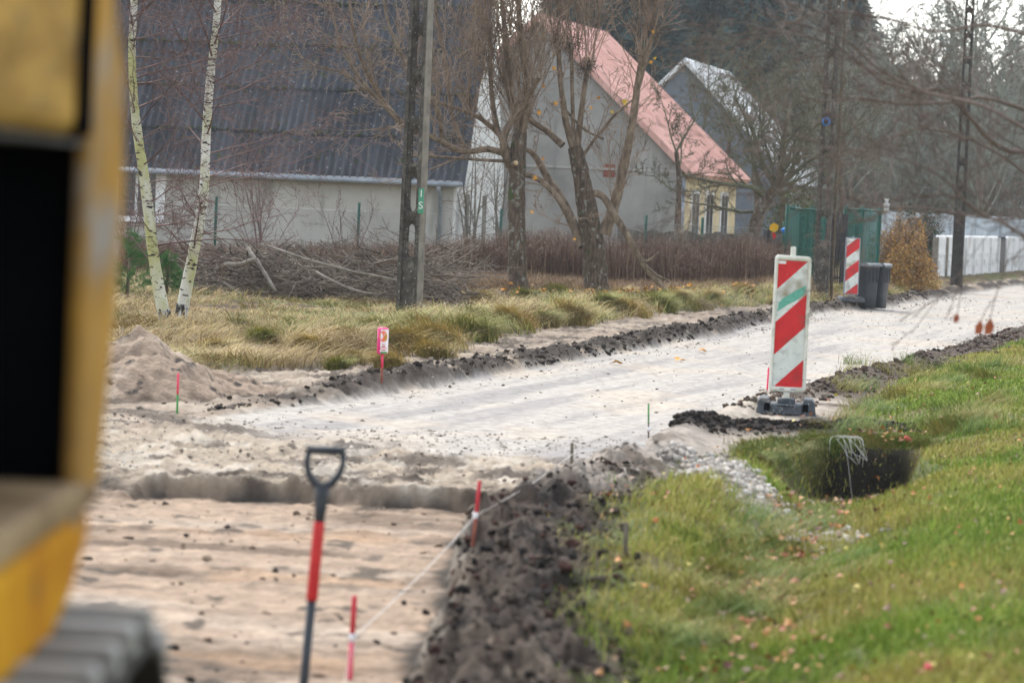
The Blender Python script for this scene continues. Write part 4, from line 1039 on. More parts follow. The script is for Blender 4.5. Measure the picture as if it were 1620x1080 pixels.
# --- pollarded tree 1
SPT = dict(n=[1, 5, 4], ang=[(0, 0), (20, 55), (25, 60)], ratio=[1, .5, .5], wander=[.05, .11, .15], up=[.05, .03, 0], rr=.55, rmin=.0048, t0=.2)
SPU = dict(n=[1, 8, 2], ang=[(0, 0), (12, 45), (20, 50)], ratio=[1, .45, .5], wander=[.06, .10, .12], up=[.06, .05, .03], rr=.5, rmin=.005, t0=.2)
def pollard(name, label, trunk, limbs, shoots, Y, seed, extra=None):
    r = random.Random(seed); t = thing(name, label, 'tree', (0, 0, 0), 0, 'roadside pollarded trees')
    T = Tubes(); s = FPX/Y; P, R = smooth(pxpoly(trunk[0], Y, 0, r), [w_*.88/2/s for w_ in trunk[1]], 4)
    T.add([tuple(p) for p in P], R, 18); T.build('trunk', M['bark_dark'], t, wob=.16)
    L_ = Tubes(); TW_ = Tubes()
    for pl, w_, jy, kids, Lk, upd in limbs:
        w_ = [q*.78 for q in w_]
        A = Tubes(); s_ = FPX/Y; P2, R2 = smooth(pxpoly(pl, Y, jy, r), [q/2/s_ for q in w_], 4); L_.add([tuple(p) for p in P2], R2, 12)
        kids = int(kids*1.5)
        for i in range(kids):
            f = (.15+.85*(i+r.random())/kids)*(len(P2)-1); k = min(int(f), len(P2)-2); a = P2[k].lerp(P2[k+1], f-k)
            dl_ = (P2[k+1]-P2[k]).normalized(); per = dl_.cross(rv(r)).normalized(); an = rad(r.uniform(25, 70))
            nd = dl_*math.cos(an)+per*math.sin(an)+Vector((0, 0, upd)); grow(TW_, r, a, nd, Lk*r.uniform(.5, 1.25), min(R2[k]*.4, .016)*r.uniform(.5, 1), 0, SPT)
    for (px, py, n_, spread, Ls_, rw) in shoots:
        a0 = AT(px, py, Y)
        for i in range(int(n_*1.15)):
            a = a0+Vector((r.uniform(-.12, .12), r.uniform(-.3, .3), r.uniform(-.1, .1)))
            nd = Vector((r.gauss(0, spread*1.5), r.gauss(0, spread*1.3), 1)); grow(TW_, r, a, nd, Ls_*r.uniform(.6, 1.2), rw*r.uniform(.6, 1.2), 0, SPU)
    L_.build('limbs', M['bark_brown'], t, wob=.12); TW_.build('shoots', M['twig_brown'], t)
    return t
YT = 55.7
T1 = pollard('pollarded_tree', 'dark straight trunked pollarded tree with a knobbly limb reaching towards the pole', ([(821, 463), (819, 440), (818, 400), (817, 340), (818, 290), (820, 240), (824, 205)], [40, 34, 33, 31, 30, 30, 22]), [
    ([(812, 262), (800, 245), (770, 236), (735, 240), (700, 225), (675, 212)], [18, 14, 13, 12, 11, 9], .2, 9, 1.5, .3),
    ([(812, 268), (800, 235), (792, 215), (770, 195), (745, 180), (700, 165), (650, 150)], [22, 18, 13, 10, 8, 6, 4], .4, 12, 1.3, .2),
    ([(806, 262), (796, 225), (812, 185), (835, 155), (852, 125)], [18, 15, 12, 10, 8], .3, 8, 1.2, .3),
    ([(800, 235), (786, 200), (778, 150), (776, 100), (774, 35)], [13, 12, 10, 9, 9], .3, 8, 1.2, .4),
    ([(798, 255), (760, 253), (690, 248), (640, 246)], [7, 6, 5, 4], .2, 6, .9, .1),
    ([(822, 222), (815, 180), (805, 140), (800, 60), (790, -30)], [18, 15, 12, 10, 8], .4, 10, 1.4, .4),
    ([(824, 215), (836, 160), (828, 100), (822, 30), (818, -60)], [18, 14, 12, 10, 8], .4, 10, 1.4, .4),
    ([(640, 200), (600, 150), (570, 90), (555, 20), (548, -60)], [9, 8, 7, 6, 5], .5, 12, 1.3, .15),
    ([(676, 213), (640, 200), (610, 170), (560, 110), (530, 40), (515, -40)], [10, 9, 7, 6, 5, 4], .5, 12, 1.3, .15),
    ([(700, 222), (690, 170), (650, 110), (615, 40), (600, -50)], [9, 8, 7, 6, 4], .5, 10, 1.3, .2),
    ([(735, 236), (715, 180), (705, 100), (690, 20), (685, -70)], [9, 8, 7, 6, 5], .5, 10, 1.3, .3),
    ([(650, 205), (590, 150), (540, 115), (490, 100), (440, 60)], [6, 5, 4, 3, 2.5], .5, 12, 1.1, .1),
    ([(822, 275), (850, 282), (880, 310), (905, 350)], [12, 11, 12, 14], .2, 4, .6, .2)],
    [(800, 60, 10, .14, 2.6, .014), (822, 200, 22, .24, 2.9, .016), (775, 120, 10, .2, 2.2, .012), (740, 180, 12, .28, 2.4, .012), (850, 130, 12, .18, 2.2, .012), (700, 190, 8, .3, 2.2, .011)], YT, 21)
T2_ = pollard('pollarded_tree', 'thick forked pollarded tree with twiggy knobs and a broken branch hanging to the ground', ([(943, 468), (942, 445), (940, 400), (932, 350), (922, 290), (914, 250), (908, 232)], [50, 44, 42, 38, 32, 28, 24]), [
    ([(908, 235), (896, 195), (888, 140), (884, 90), (882, 66)], [18, 14, 11, 10, 15], .15, 3, .5, .3),
    ([(912, 245), (918, 190), (926, 130), (930, 105)], [15, 12, 10, 15], .15, 3, .5, .3),
    ([(908, 240), (906, 170), (904, 90), (904, 70)], [10, 8, 7, 9], .3, 3, .5, .3),
    ([(955, 370), (972, 325), (985, 270), (998, 210), (1008, 140), (1016, 90)], [30, 22, 20, 17, 14, 12], .2, 8, 1.0, .4),
    ([(1006, 150), (1020, 100), (1032, 55), (1040, -30)], [12, 10, 8, 6], .3, 6, 1.2, .4),
    ([(922, 390), (905, 350), (885, 310), (868, 285), (845, 245), (828, 235)], [20, 20, 18, 16, 12, 8], .2, 5, .9, .2),
    ([(890, 230), (862, 205), (835, 190)], [15, 13, 10], .2, 4, .9, .3),
    ([(920, 250), (945, 215), (975, 180), (1005, 155)], [7, 6, 5, 4], .2, 5, .8, .2),
    ([(895, 175), (925, 205), (955, 220)], [6, 5, 5], .2, 3, .6, .2)],
    [(884, 66, 20, .16, 2.6, .012), (930, 105, 14, .16, 2.2, .011), (1016, 90, 14, .2, 2.2, .012), (905, 78, 12, .15, 2.4, .012), (970, 320, 6, .25, 1.4, .008), (1038, 30, 8, .2, 1.8, .011)], YT+.4, 33)
# twiggy knobs
rk = random.Random(4); TK = Tubes()
for px, py in ((882, 66), (930, 103), (904, 72), (1034, 50)):
    a = AT(px, py, YT+.4); TK = Tubes()
    for _ in range(60): grow(TK, rk, a+rv(rk)*.05, rv(rk)+Vector((0, 0, -.2)), rk.uniform(.12, .3), .006, 0, dict(n=[1, 2], ang=[(0, 0), (30, 70)], ratio=[1, .6], wander=[.3, .3], up=[0, 0], rr=.6, rmin=.004))
    TK.build('knob_twigs', M['bark_dark'], T2_)
# stub with pale cut
c = AT(816, 258, YT-.25); tube('cut_stub', [c+Vector((-.06, .1, -.03)), c], .055, M['bark_brown'], T1); tube('cut_face', [c+Vector((.001, -.003, 0)), c+Vector((.003, -.01, 0))], .043, M['cut_wood'], T1)
# broken hanging branch
TB = Tubes(); P, R = smooth([AT(x, y, YT-.3) for x, y in ((938, 305), (955, 312), (972, 340), (992, 372), (1012, 410), (1035, 440), (1056, 462))], [x/2/90 for x in (12, 11, 12, 11, 10, 9, 7)], 4)
TB.add([tuple(p) for p in P], R, 10)
for px, py, qx, qy in ((1018, 418, 1060, 445), (1016, 416, 1043, 398), (1000, 388, 985, 350)):
    a, b = AT(px, py, YT-.3), AT(qx, qy, YT-.4); TB.add([tuple(a), tuple(a.lerp(b, .5)+Vector((0, 0, -.04))), tuple(b)], [.03, .022, .01], 6)
o = TB.build('broken_branch', M['bark_brown'], T2_); o['label'] = 'snapped pale branch bent down to the ground'

# leaves clinging
def maple_leaf(cx_, cy_, cz, s, r, V, F3, flat=False):
    o = len(V); n = 10; nrm = rv(r); nrm.y -= 2
    if flat: nrm = rv(r)*.12+Vector((0, 0, 1))
    nrm.normalize(); u = nrm.cross(Vector((.1, 1, 0)) if flat else Vector((0, 0, 1))).normalized(); v = nrm.cross(u)
    V.append((cx_, cy_, cz)); ph = r.random()*6
    for k in range(n):
        a = 2*PI*k/n; q = s*(1 if k % 2 == 0 else .5)*(1.0+.2*math.sin(a+ph)); w_ = u*math.cos(a+ph)*q+v*math.sin(a+ph)*q+nrm*(.25*s*math.sin(2*a)); V.append((cx_+w_.x, cy_+w_.y, cz+w_.z))
    for k in range(n): F3.append((o, o+1+k, o+1+(k+1) % n))
def leaves(name, lst, m_, parent, Y, s=.05, seed=0):
    V, F3 = [], []; r = random.Random(seed)
    for x, y, k in lst: p = AT(x, y, Y-.4+r.random()*.5); maple_leaf(p.x, p.y, p.z, s*k*.95, r, V, F3)
    npmesh(name, V, [np.array(F3)], m_, parent)
leaves('orange_leaves', [(877, 108, 1.3), (853, 178, 1.3), (947, 155, 1.3), (879, 163, 1.2), (846, 281, 1.3), (859, 251, .8), (842, 335, 1.2), (896, 331, 1.5), (909, 378, .9), (860, 136, .9), (935, 170, .8), (1030, 98, 1), (1033, 50, .9)], M['leaf_orange'], T2_, YT, seed=2)
leaves('yellow_leaves', [(988, 160, 1.5), (968, 177, .9), (875, 85, .8), (1036, 92, .8)], M['leaf_yellow'], T2_, YT, seed=3)

# --- gnarled apple tree by the green netting
SPA = dict(n=[1, 7, 7, 6], ang=[(0, 0), (30, 70), (30, 75), (30, 70)], ratio=[1, .55, .5, .5], wander=[.2, .2, .22, .22], up=[.02, .04, .05, 0], rr=.6, rmin=.0055, t0=.15)
def gnarled(name, label, pl, w_, Y, seed, mains, mbark, mtwig, sp, cat='tree', group=None):
    r = random.Random(seed); t = thing(name, label, cat, (0, 0, 0), 0, group); T = Tubes(); s = FPX/Y
    P, R = smooth(pxpoly(pl, Y, .05, r), [q/2/s for q in w_], 4); T.add([tuple(p) for p in P], R, 14); T.build('trunk', mbark, t, wob=.15)
    C_ = Tubes()
    for (i0, d, L, rw) in mains:
        a = P[min(int(i0*(len(P)-1)), len(P)-1)]; grow(C_, r, a, Vector(d), L, rw, 0, sp)
    C_.build('crown', mtwig, t); return t
gnarled('gnarled_apple_tree', 'gnarled apple tree with mossy twisted branches before the cream house wall', [(1192, 388), (1196, 350), (1208, 320), (1228, 298)], [21, 19, 18, 16], 73, 6, [(.55, (-1, .1, .25), 2.1  , .05), (.75, (-.9, -.4, .7), 2.3, .08), (1, (-.2, .3, 1), 2.6, .055), (1, (.8, .2, .45), 2.2, .055), (1, (.5, -.4, .9), 2.6, .05), (.9, (1, .3, .1), 2.0, .06), (.8, (-.6, .5, 1), 2.6, .07), (1, (.1, -.3, 1), 2.7, .07), (1, (-.6, 0, 1), 2.9, .07), (1, (.9, 0, .8), 2.8, .07), (1, (.2, .2, 1.4), 3.2, .05), (1, (-.9, .3, 1.2), 2.9, .045), (1, (.6, .2, 1.5), 3.1, .045), (1, (1.1, -.2, .6), 2.5, .04)], M['bark_dark'], M['twig_green'], SPA)
gnarled('bare_garden_tree', 'thin dark garden tree in front of the grey gable wall corner', [(1072, 372), (1073, 330), (1074, 280), (1070, 240)], [11, 9, 8, 7], 71, 16, [(.5, (-1, .1, .6), 1.2, .025), (.7, (1, .1, .6), 1.2, .025), (1, (.2, 0, 1), 1.8, .03), (1, (-.4, 0, 1), 1.6, .025), (.8, (.6, .2, 1), 1.5, .025)], M['bark_dark'], M['twig_green'], SPA)
SPG = dict(n=[1, 7, 7, 6], ang=[(0, 0), (25, 60), (30, 65), (30, 70)], ratio=[1, .6, .5, .5], wander=[.12, .16, .2, .2], up=[.04, .04, .03, 0], rr=.5, rmin=.005, t0=.15)
for lab_, px_, Y_, sd_ in (('leaning bare tree rising between the pink roof and the pale roof', 1150, 92, 61), ('bare tree screening the slate blue gable from the road', 1105, 96, 62), ('bare greenish tree beyond the apple tree and left of the netting', 1235, 88, 63), ('tall thin bare tree behind the apple tree crown', 1195, 100, 64), ('bare bushy tree behind the netted panels and the gate', 1330, 84, 65)):
    gnarled('garden_tree', lab_, [(px_, 372), (px_+3, 320), (px_-2, 270), (px_+4, 225)], [11, 10, 9, 7], Y_, sd_, [(.5, (-1, .1, .8), 2.2, .03), (.6, (1, .1, .7), 2.2, .03), (.8, (-.7, .3, 1), 2.6, .03), (.9, (.7, -.2, 1), 2.6, .03), (1, (.1, 0, 1), 3.2, .03), (1, (-.4, .2, 1), 3.0, .03), (1, (.5, .1, 1), 2.8, .03)], M['bark_dark'], M['twig_green'], SPG)
SPS = dict(n=[1, 7, 5], ang=[(0, 0), (20, 50), (20, 55)], ratio=[1, .5, .5], wander=[.07, .1, .12], up=[.04, .02, 0], rr=.5, rmin=.0035, t0=.2)
def shrub(label, px, py, n_, L, seed, mtw, sp=SPS, r0=.016, spread=.3, name='bare_shrub'):
    r = random.Random(seed); b = GT(px, py); t = thing(name, label, 'shrub', b)
    T = Tubes()
    for i in range(n_): grow(T, r, rv(r)*.06*Vector((1, 1, 0)).length*.5, Vector((r.gauss(0, spread), r.gauss(0, spread), 1)), L*r.uniform(.7, 1.15), r0*r.uniform(.7, 1.3), 0, sp)
    T.build('stems', mtw, t); return t
shrub('bare purple stemmed shrub rising right of the speckled birch', 412, 432, 8, 2.7, 40, M['twig_purple'])
shrub('sparse bare shrub standing behind the brushwood near the green fence post', 545, 440, 4, 1.6, 41, M['twig_purple'])
shrub('slim bare sapling before the white gable wall', 742, 430, 5, 3.2, 42, M['twig_grey'], r0=.03, spread=.12)
shrub('second slim bare sapling close to the straight dark trunk', 785, 432, 4, 3.0, 43, M['twig_grey'], r0=.03, spread=.1)
shrub('pale thin shoots beside the brown hedge near the gable corner', 1068, 455, 6, 1.9, 44, M['twig_brown'], r0=.012, spread=.1)
shrub('bare twiggy shrub against the cream house wall', 1120, 420, 9, 1.8, 45, M['twig_green'])
shrub('bare twiggy shrub behind the toy windmill railing', 1190, 425, 9, 1.5, 46, M['twig_green'])
shrub('bare brown shrub filling the gap left of the near birch', 205, 420, 9, 2.2, 47, M['twig_purple'])

# --- young pine beside the excavator
def pine(label, px, py, h, seed):
    r = random.Random(seed); b = GT(px, py); t = thing('young_pine', label, 'tree', b, 0, 'young pines by the excavator')
    tube('stem', [(0, 0, -.1), (.02, 0, h*.5), (.03, 0, h)], [.03, .02, .008], M['bark_brown'], t)
    nb_ = 26; P = []; D = []
    for i in range(nb_):
        z = h*(.12+.85*i/nb_); az = r.random()*6.3; L = (h*.62)*(1-.75*i/nb_)*r.uniform(.7, 1.1); d = Vector((math.cos(az), math.sin(az), .35)).normalized()
        for k in range(int(8+L*70)):
            f = r.random()**.7; P.append(Vector((0, 0, z))+d*L*f+rv(r)*.02); D.append(d)
    V = []; Fq = []; C_ = []
    for p, d in zip(P, D):
        base = .5*rnd.random()
        for j in range(9):
            q = (d*.7+rv(r)*.75).normalized()*r.uniform(.05, .09); w_ = q.cross(rv(r)).normalized()*.0028; o = len(V)
            V += [tuple(p-w_), tuple(p+w_), tuple(p+q)]; Fq.append((o, o+1, o+2)); c_ = (.05+.03*base, .15+.05*base, .035); C_ += [c_]*3
    npmesh('needles', V, [np.array(Fq)], M['pine'], t, col=np.array(C_))
pine('young green pine partly hidden by the excavator pillar', 200, 475, .98, 1)
pine('smaller young pine between the two birches', 262, 470, .62, 2)

# --- background forest
def spruce_kind(h, seed, m_):
    r = np.random.RandomState(seed); n = 5200
    f = r.rand(n)**.75; z = h*(.12+.88*f); rmax = h*.20*(1-f)**.8+.25; lay = np.sin(z*2*PI/.9)*.15+1
    a = r.rand(n)*2*PI; lob = 1+.22*np.sin(a*5+z*1.7); rad_ = rmax*np.sqrt(r.rand(n))*lay*lob
    c = np.stack([rad_*np.cos(a), rad_*np.sin(a), z-.35*rad_], -1)
    out_ = np.stack([np.cos(a), np.sin(a), -.55+.5*r.rand(n)], -1)+.35*r.randn(n, 3); out_ /= np.linalg.norm(out_, axis=1, keepdims=True)
    side = np.cross(out_, r.randn(n, 3)); side /= np.linalg.norm(side, axis=1, keepdims=True); L = (.25+.45*r.rand(n))[:, None]
    V = np.stack([c-out_*L*.5-side*L*.22, c-out_*L*.5+side*L*.22, c+out_*L*.7+side*L*.05, c+out_*L*.7-side*L*.05], 1).reshape(-1, 3)
    return V, np.arange(4*n).reshape(-1, 4)
def make_spruce(h, seed, m_):
    t = thing('spruce_tree', 'dark spruce standing in the hazy wood beyond the houses and white fence', 'tree', (0, 0, 0), 0, 'spruces in the wood behind the houses')
    tube('trunk', [(0, 0, -.3), (0, 0, h*.9)], [.2, .04], M['bark_dark'], t, 6); V, Fq = spruce_kind(h, seed, m_); npmesh('crown', V, Fq, m_, t); return t
sproto = [make_spruce(17, 1, M['spruce']), make_spruce(14, 2, M['spruce2']), make_spruce(20, 3, M['spruce'])]
used = [False]*3; rg = random.Random(77)
def place(protos, used, k, x, y, s, rz):
    o = protos[k] if not used[k] else copy_tree(protos[k]); used[k] = True
    o.location = (x, y, 0); o.scale = (s, s, s*rg.uniform(.92, 1.1)); o.rotation_euler = (0, 0, rz); return o
for i in range(30):       # dark stand behind the houses
    Y = rg.uniform(122, 160); px = 850+ (i+rg.random())*(1290-850)/30; x = AT(px, 300, Y).x; k = i % 3
    place(sproto, used, k, x, Y, rg.uniform(.62, .95), rg.random()*6)
for px, Y, s in ((1340, 165, .62), (1375, 170, .66), (1412, 160, .44), (1450, 175, .46), (1500, 180, .36), (1560, 170, .34), (1605, 175, .38), (1320, 160, .5), (1650, 170, .42), (1285, 170, .62), (1530, 185, .36), (1475, 160, .36)):
    x = AT(px, 300, Y).x; o = place(sproto, used, rg.randrange(3), x, Y, s, rg.random()*6); o.scale.x = o.scale.y = s*rg.uniform(1.3, 1.9)
SPD = dict(n=[1, 6, 6, 5], ang=[(0, 0), (20, 50), (20, 55), (20, 60)], ratio=[1, .6, .55, .5], wander=[.06, .12, .14, .16], up=[.05, .04, .02, 0], rr=.5, rmin=.011, t0=.2)
def make_bare(seed, h, m_):
    r = random.Random(seed); t = thing('bare_tree', 'bare hazy grey brown tree in the distance behind the white fence', 'tree', (0, 0, 0), 0, 'bare trees beyond the white fence')
    T = Tubes(); T.add([(0, 0, -.2), (.05, 0, h*.25), (0, .1, h*.5), (.1, 0, h*.8)], [.16, .13, .09, .04], 8); T.build('trunk', M['twig_grey'], t)
    C_ = Tubes()
    for i in range(16):
        z = h*(.12+.6*i/16); az = r.random()*6.3; grow(C_, r, (0, 0, z), Vector((math.cos(az), math.sin(az), .8+.6*i/16)), h*.42*r.uniform(.7, 1.1), .045, 0, SPD)
    C_.build('crown', m_, t); return t
bproto = [make_bare(5, 8, M['far_twig']), make_bare(6, 7, M['far_twig_brown']), make_bare(8, 9, M['far_twig'])]; usedb = [False]*3
for i in range(34):
    Y = rg.uniform(112, 150); px = 1215+(i+rg.random())*(1680-1215)/34; place(bproto, usedb, i % 3, AT(px, 300, Y).x, Y, rg.uniform(.75, 1.35), rg.random()*6)
for i in range(22):
    Y = rg.uniform(96, 110); px = 1290+(i+rg.random())*(1680-1290)/22
    x = AT(px, 300, Y).x; place(bproto, usedb, i % 3, x, Y+6, rg.uniform(.45, .9), rg.random()*6)
mas = Tubes(); rm_ = random.Random(9)
# distant undergrowth under the wood edge
V = []; Fq = []
r = np.random.RandomState(3); n = 26000
yy = 118+40*r.rand(n); uu_ = -.05+.30*r.rand(n); X_ = uu_*yy; zz_ = 3.4*r.rand(n)**1.3*(.6+.6*vnoise(X_*.4, yy*.2)); dr_ = r.randn(n, 3); dr_[:, 2] = np.abs(dr_[:, 2])+.6; dr_ /= np.linalg.norm(dr_, axis=1, keepdims=True)
sd_ = np.cross(dr_, r.randn(n, 3)); sd_ /= np.linalg.norm(sd_, axis=1, keepdims=True); c = np.stack([X_, yy, zz_], -1); L = (.4+.9*r.rand(n))[:, None]
V = np.stack([c-sd_*.03, c+sd_*.03, c+dr_*L], 1).reshape(-1, 3)
o = npmesh('undergrowth', V, [np.arange(3*n).reshape(-1, 3)], M['far_twig_brown']); tag(o, 'hazy brown undergrowth along the far wood edge', 'undergrowth', kind='stuff')
npx = bpy.data.objects

# --- hedges / bushes
def leafbush(name, label, cat, base, rx, ry, h, n, s, cols, seed, mtw):
    r = np.random.RandomState(seed); t = thing(name, label, cat, base)
    a = r.rand(n)*2*PI; f = r.rand(n)**.45; ph = np.arccos(r.rand(n)*1.0); bum = 1+.16*np.sin(a*4+seed)+.14*np.sin(ph*6+a*3)
    c = np.stack([rx*f*np.sin(ph)*np.cos(a)*bum, ry*f*np.sin(ph)*np.sin(a)*bum, .05+h*f*np.cos(ph)*bum], -1)
    c[:, 2] += .0; u = r.randn(n, 3); u /= np.linalg.norm(u, axis=1, keepdims=True); v = np.cross(u, r.randn(n, 3)); v /= np.linalg.norm(v, axis=1, keepdims=True); L = (s*(.6+.8*r.rand(n)))[:, None]
    V = np.stack([c-u*L, c+v*L*.6, c+u*L, c-v*L*.6], 1).reshape(-1, 3); cc = np.array(cols)[r.randint(0, len(cols), n)]; col = np.repeat(cc*(.7+.6*r.rand(n, 1)), 4, axis=0)
    npmesh('foliage', V, np.arange(4*n).reshape(-1, 4), M['bush_amber'], t, col=col)
    T = Tubes(); rr_ = random.Random(seed)
    for i in range(60): az = rr_.random()*6.3; q = rr_.uniform(.2, 1.0); grow(T, rr_, (0, 0, 0), Vector((math.cos(az)*q*rx/h, math.sin(az)*q*ry/h, 1)), h*1.12*rr_.uniform(.6, 1), .012, 0, dict(n=[1, 5, 3], ang=[(0, 0), (20, 50), (20, 50)], ratio=[1, .45, .5], wander=[.08, .12, .14], up=[.02, 0, 0], rr=.5, rmin=.004))
    T.build('stems', mtw, t)
bb_ = GT(1428, 452); leafbush('amber_bush', 'rounded amber brown leaved bush between the bins and the white fence', 'bush', Vector((bb_.x, bb_.y+.5, 0)),   .74, .8, 1.5, 26000, .024, [(.50, .27, .07), (.56, .34, .10), (.40, .20, .06), (.42, .32, .14), (.28, .15, .07)], 3, M['twig_brown'])
jb = AT(1470, 380, 88); leafbush('dark_juniper', 'dark green juniper bush rising behind the amber bush', 'bush', (jb.x-.35, jb.y, 0), .95, .8, 1.9, 7000, .035, [(.025, .055, .02), (.035, .07, .03), (.02, .04, .018)], 5, M['bark_dark'])
jb = AT(1255, 380, 78); leafbush('evergreen_bush', 'yellow green evergreen bush glimpsed behind the dark lattice pole', 'bush', (jb.x, jb.y, 0), .9, .8, 2.2, 6000, .04, [(.08, .13, .025), (.12, .16, .03), (.06, .09, .02)], 7, M['twig_green'])

# ------------------------------------------------------------------ grass and ground cover
def blade_mesh(X, Y, Z, h, w_, az, lean, col, nseg=3):
    n = len(X); ca, sa = np.cos(az), np.sin(az); Vs = []
    for k in range(nseg+1):
        t = k/nseg; up = h*(t-lean*.55*t*t)*1.0; ho = h*lean*t**1.6
        wd = w_*(1-t*.85)*.5; cx_ = X+ca*ho; cy_ = Y+sa*ho; cz = Z+np.maximum(up, .004)
        fa = az+PI/2+.6
        # blade faces roughly across its own bend
        sx, sy = np.cos(fa)*wd, np.sin(fa)*wd
        Vs.append(np.stack([cx_-sx, cy_-sy, cz], -1)); Vs.append(np.stack([cx_+sx, cy_+sy, cz], -1))
    V = np.stack(Vs, 1); base = (np.arange(n)*2*(nseg+1))[:, None]
    Fq = np.concatenate([base+np.array([[2*k, 2*k+1, 2*k+3, 2*k+2]]) for k in range(nseg)], 0)
    c = np.repeat(col, 2*(nseg+1), axis=0)
    return V.reshape(-1, 3), Fq, c
def pick(r, cols, prob, n):
    c = np.array(cols)[r.choice(len(cols), n, p=np.array(prob)/sum(prob))]; return c*(.75+.5*r.rand(n, 1))
rG = np.random.RandomState(12)
def sample(n, y0, y1, u0, u1, power=2.0):
    # density falls with distance
    v = rG.rand(n); Y = (y0**(1-power+1)+(y1**(2-power)-y0**(2-power))*v)**(1/(2-power)) if power != 2 else y0*(y1/y0)**v
    X = (u0+(u1-u0)*rG.rand(n))*Y; return X, Y
# left verge: long matted tufts
n = 330000; X, Y = sample(n, 24, 68, -.20, .15)
dg = XG(Y)-X+.5*(fbm(Y, Y*0+9, .5, 3, 2)-.5)+.25*(fbm(X, Y, 3, 4, 1)-.5)
cl = fbm(X, Y, 1.1, 3, 4); keep = (dg > -.02)&(rG.rand(n) < np.where(dg < 1.8, 1, .62))&(rG.rand(n) < ss(.30, .5, cl)+.35)&~((fbm(X, Y, 1.1, 4, 2) > .58)&(dg > .9))
pile = (np.abs((X+3.3)/2.6)**2+np.abs((Y-49)/3.2)**2) < 1
keep &= ~(pile&(rG.rand(n) < .85))
X, Y, dg = X[keep], Y[keep], dg[keep]; n = len(X); Z = terrain(X, Y)
tuft = fbm(X, Y, 1.6, 2, 3); az = 2*PI*fbm(X, Y, .9, 2, 7)*2+rG.randn(n)*.55
gr_m = fbm(X, Y, .55, 3, 5)+.10*(dg < 2.2)*(X > -1.5)
c1 = pick(rG, [(.46, .33, .13), (.56, .43, .20), (.34, .23, .09), (.22, .14, .07)], [4, 3, 3, 1.5], n); c2 = pick(rG, [(.26, .28, .06), (.17, .21, .04), (.38, .35, .10), (.46, .40, .16)], [3, 3, 2, 1], n)
m_ = (gr_m+.12*rG.randn(n) > .565)[:, None]; col = np.where(m_, c2, c1)*.8
h = (.10+.22*ss(.35, .7, tuft)*rG.rand(n)+.06*rG.rand(n))*np.where(dg < 1.6, 1.15, .8)
V, Fq, c = blade_mesh(X, Y, Z-.01, h*1.3, .0045+.00012*Y, az, .75+.65*rG.rand(n), col*1.1, 4)
o = npmesh('dry_verge_grass', V, Fq, M['blade'], col=c); tag(o, 'long matted straw coloured grass along the left verge', 'grass', kind='stuff')
# big arching tussocks along the left edge
P_ = []
rt = random.Random(6)
TS = [(335, 560, .5), (420, 545, .5), (500, 560, .5), (560, 575, .4), (650, 560, .7), (700, 545, .8), (745, 540, .9), (690, 570, .6), (820, 520, .7), (860, 500, .6), (905, 505, .8), (950, 490, .6), (1000, 500, .8), (1045, 495, .7), (890, 470, .7), (830, 475, .6), (1120, 475, .6), (1180, 470, .6), (1230, 470, .5), (980, 470, .6), (760, 480, .6), (1070, 480, .6), (470, 520, .4), (600, 530, .5), (380, 520, .4), (1255, 470, .4), (1430, 462, .4), (1400, 468, .5), (1475, 458, .4), (620, 585, .5), (530, 585, .4)]
Xs, Ys, H_, AZ, CC, LE = [], [], [], [], [], []
for x, y, s in TS:
    b = GT(x, y); a0 = rt.uniform(-PI*.9, -.1*PI) ; green = rt.random() < .45; m = int(1500*s)
    d = rG.randn(m, 2)*.13*s+np.array([[b.x, b.y]]); Xs.append(d[:, 0]); Ys.append(d[:, 1]); H_.append((.25+.28*rG.rand(m))*s*1.25); AZ.append(a0+rG.randn(m)*.75); LE.append(.6+.6*rG.rand(m))
    CC.append(pick(rG, [(.30, .32, .07), (.42, .37, .12), (.21, .25, .05)] if green else [(.58, .44, .19), (.46, .34, .13), (.34, .31, .09)], [3, 2, 2], m))
X = np.concatenate(Xs); Y = np.concatenate(Ys); V, Fq, c = blade_mesh(X, Y, terrain(X, Y)-.01, np.concatenate(H_), np.full(len(X), .009), np.concatenate(AZ), np.concatenate(LE), np.concatenate(CC), 5)
o = npmesh('grass_tussocks', V, Fq, M['blade'], col=c); tag(o, 'arching yellow green grass tussocks hanging over the left road edge', 'grass', kind='stuff')
# brown dry stalk hedge
n = 30000; px = 185+rG.rand(n)*(1245-185); yb = np.interp(px, [185, 500, 700, 1000, 1245], [57.5, 58, 58.5, 61, 62.5]); Y = yb+rG.rand(n)*3.4; X = (px-810)/FPX*Y-.0
Z = terrain(X, Y); hh = np.interp(px, [185, 420, 700, 860, 1245], [.62, .62, .85, 1.05, 1.15])*(.45+.55*rG.rand(n))*(.6+.8*fbm(X, Y, 1.1, 3, 2))
col = pick(rG, [(.14, .082, .058), (.20, .13, .095), (.08, .047, .036), (.36, .26, .17)], [4, 3, 2.5, 1.0], n)*(.65+.7*fbm(X, Y, 1.4, 3, 5))[:, None]
V, Fq, c = blade_mesh(X, Y, Z, hh, .012+.006*rG.rand(n), rG.rand(n)*6.3, .25*rG.rand(n), col, 3)
n2 = 90000; i = rG.randint(0, n, n2); f = .35+.6*rG.rand(n2); V2, F2, c2 = blade_mesh(X[i]+.04*rG.randn(n2), Y[i]+.04*rG.randn(n2), Z[i]+hh[i]*f*.97, .05+.10*rG.rand(n2), np.full(n2, .010), rG.rand(n2)*6.3, .5+.6*rG.rand(n2), col[i], 1)
o = npmesh('dry_stalks', np.concatenate([V, V2]), [Fq, F2+len(V)], M['blade'], col=np.concatenate([c, c2])); tag(o, 'dense dark brown dried stalks along the chain link fence', 'dry stalks', kind='stuff')
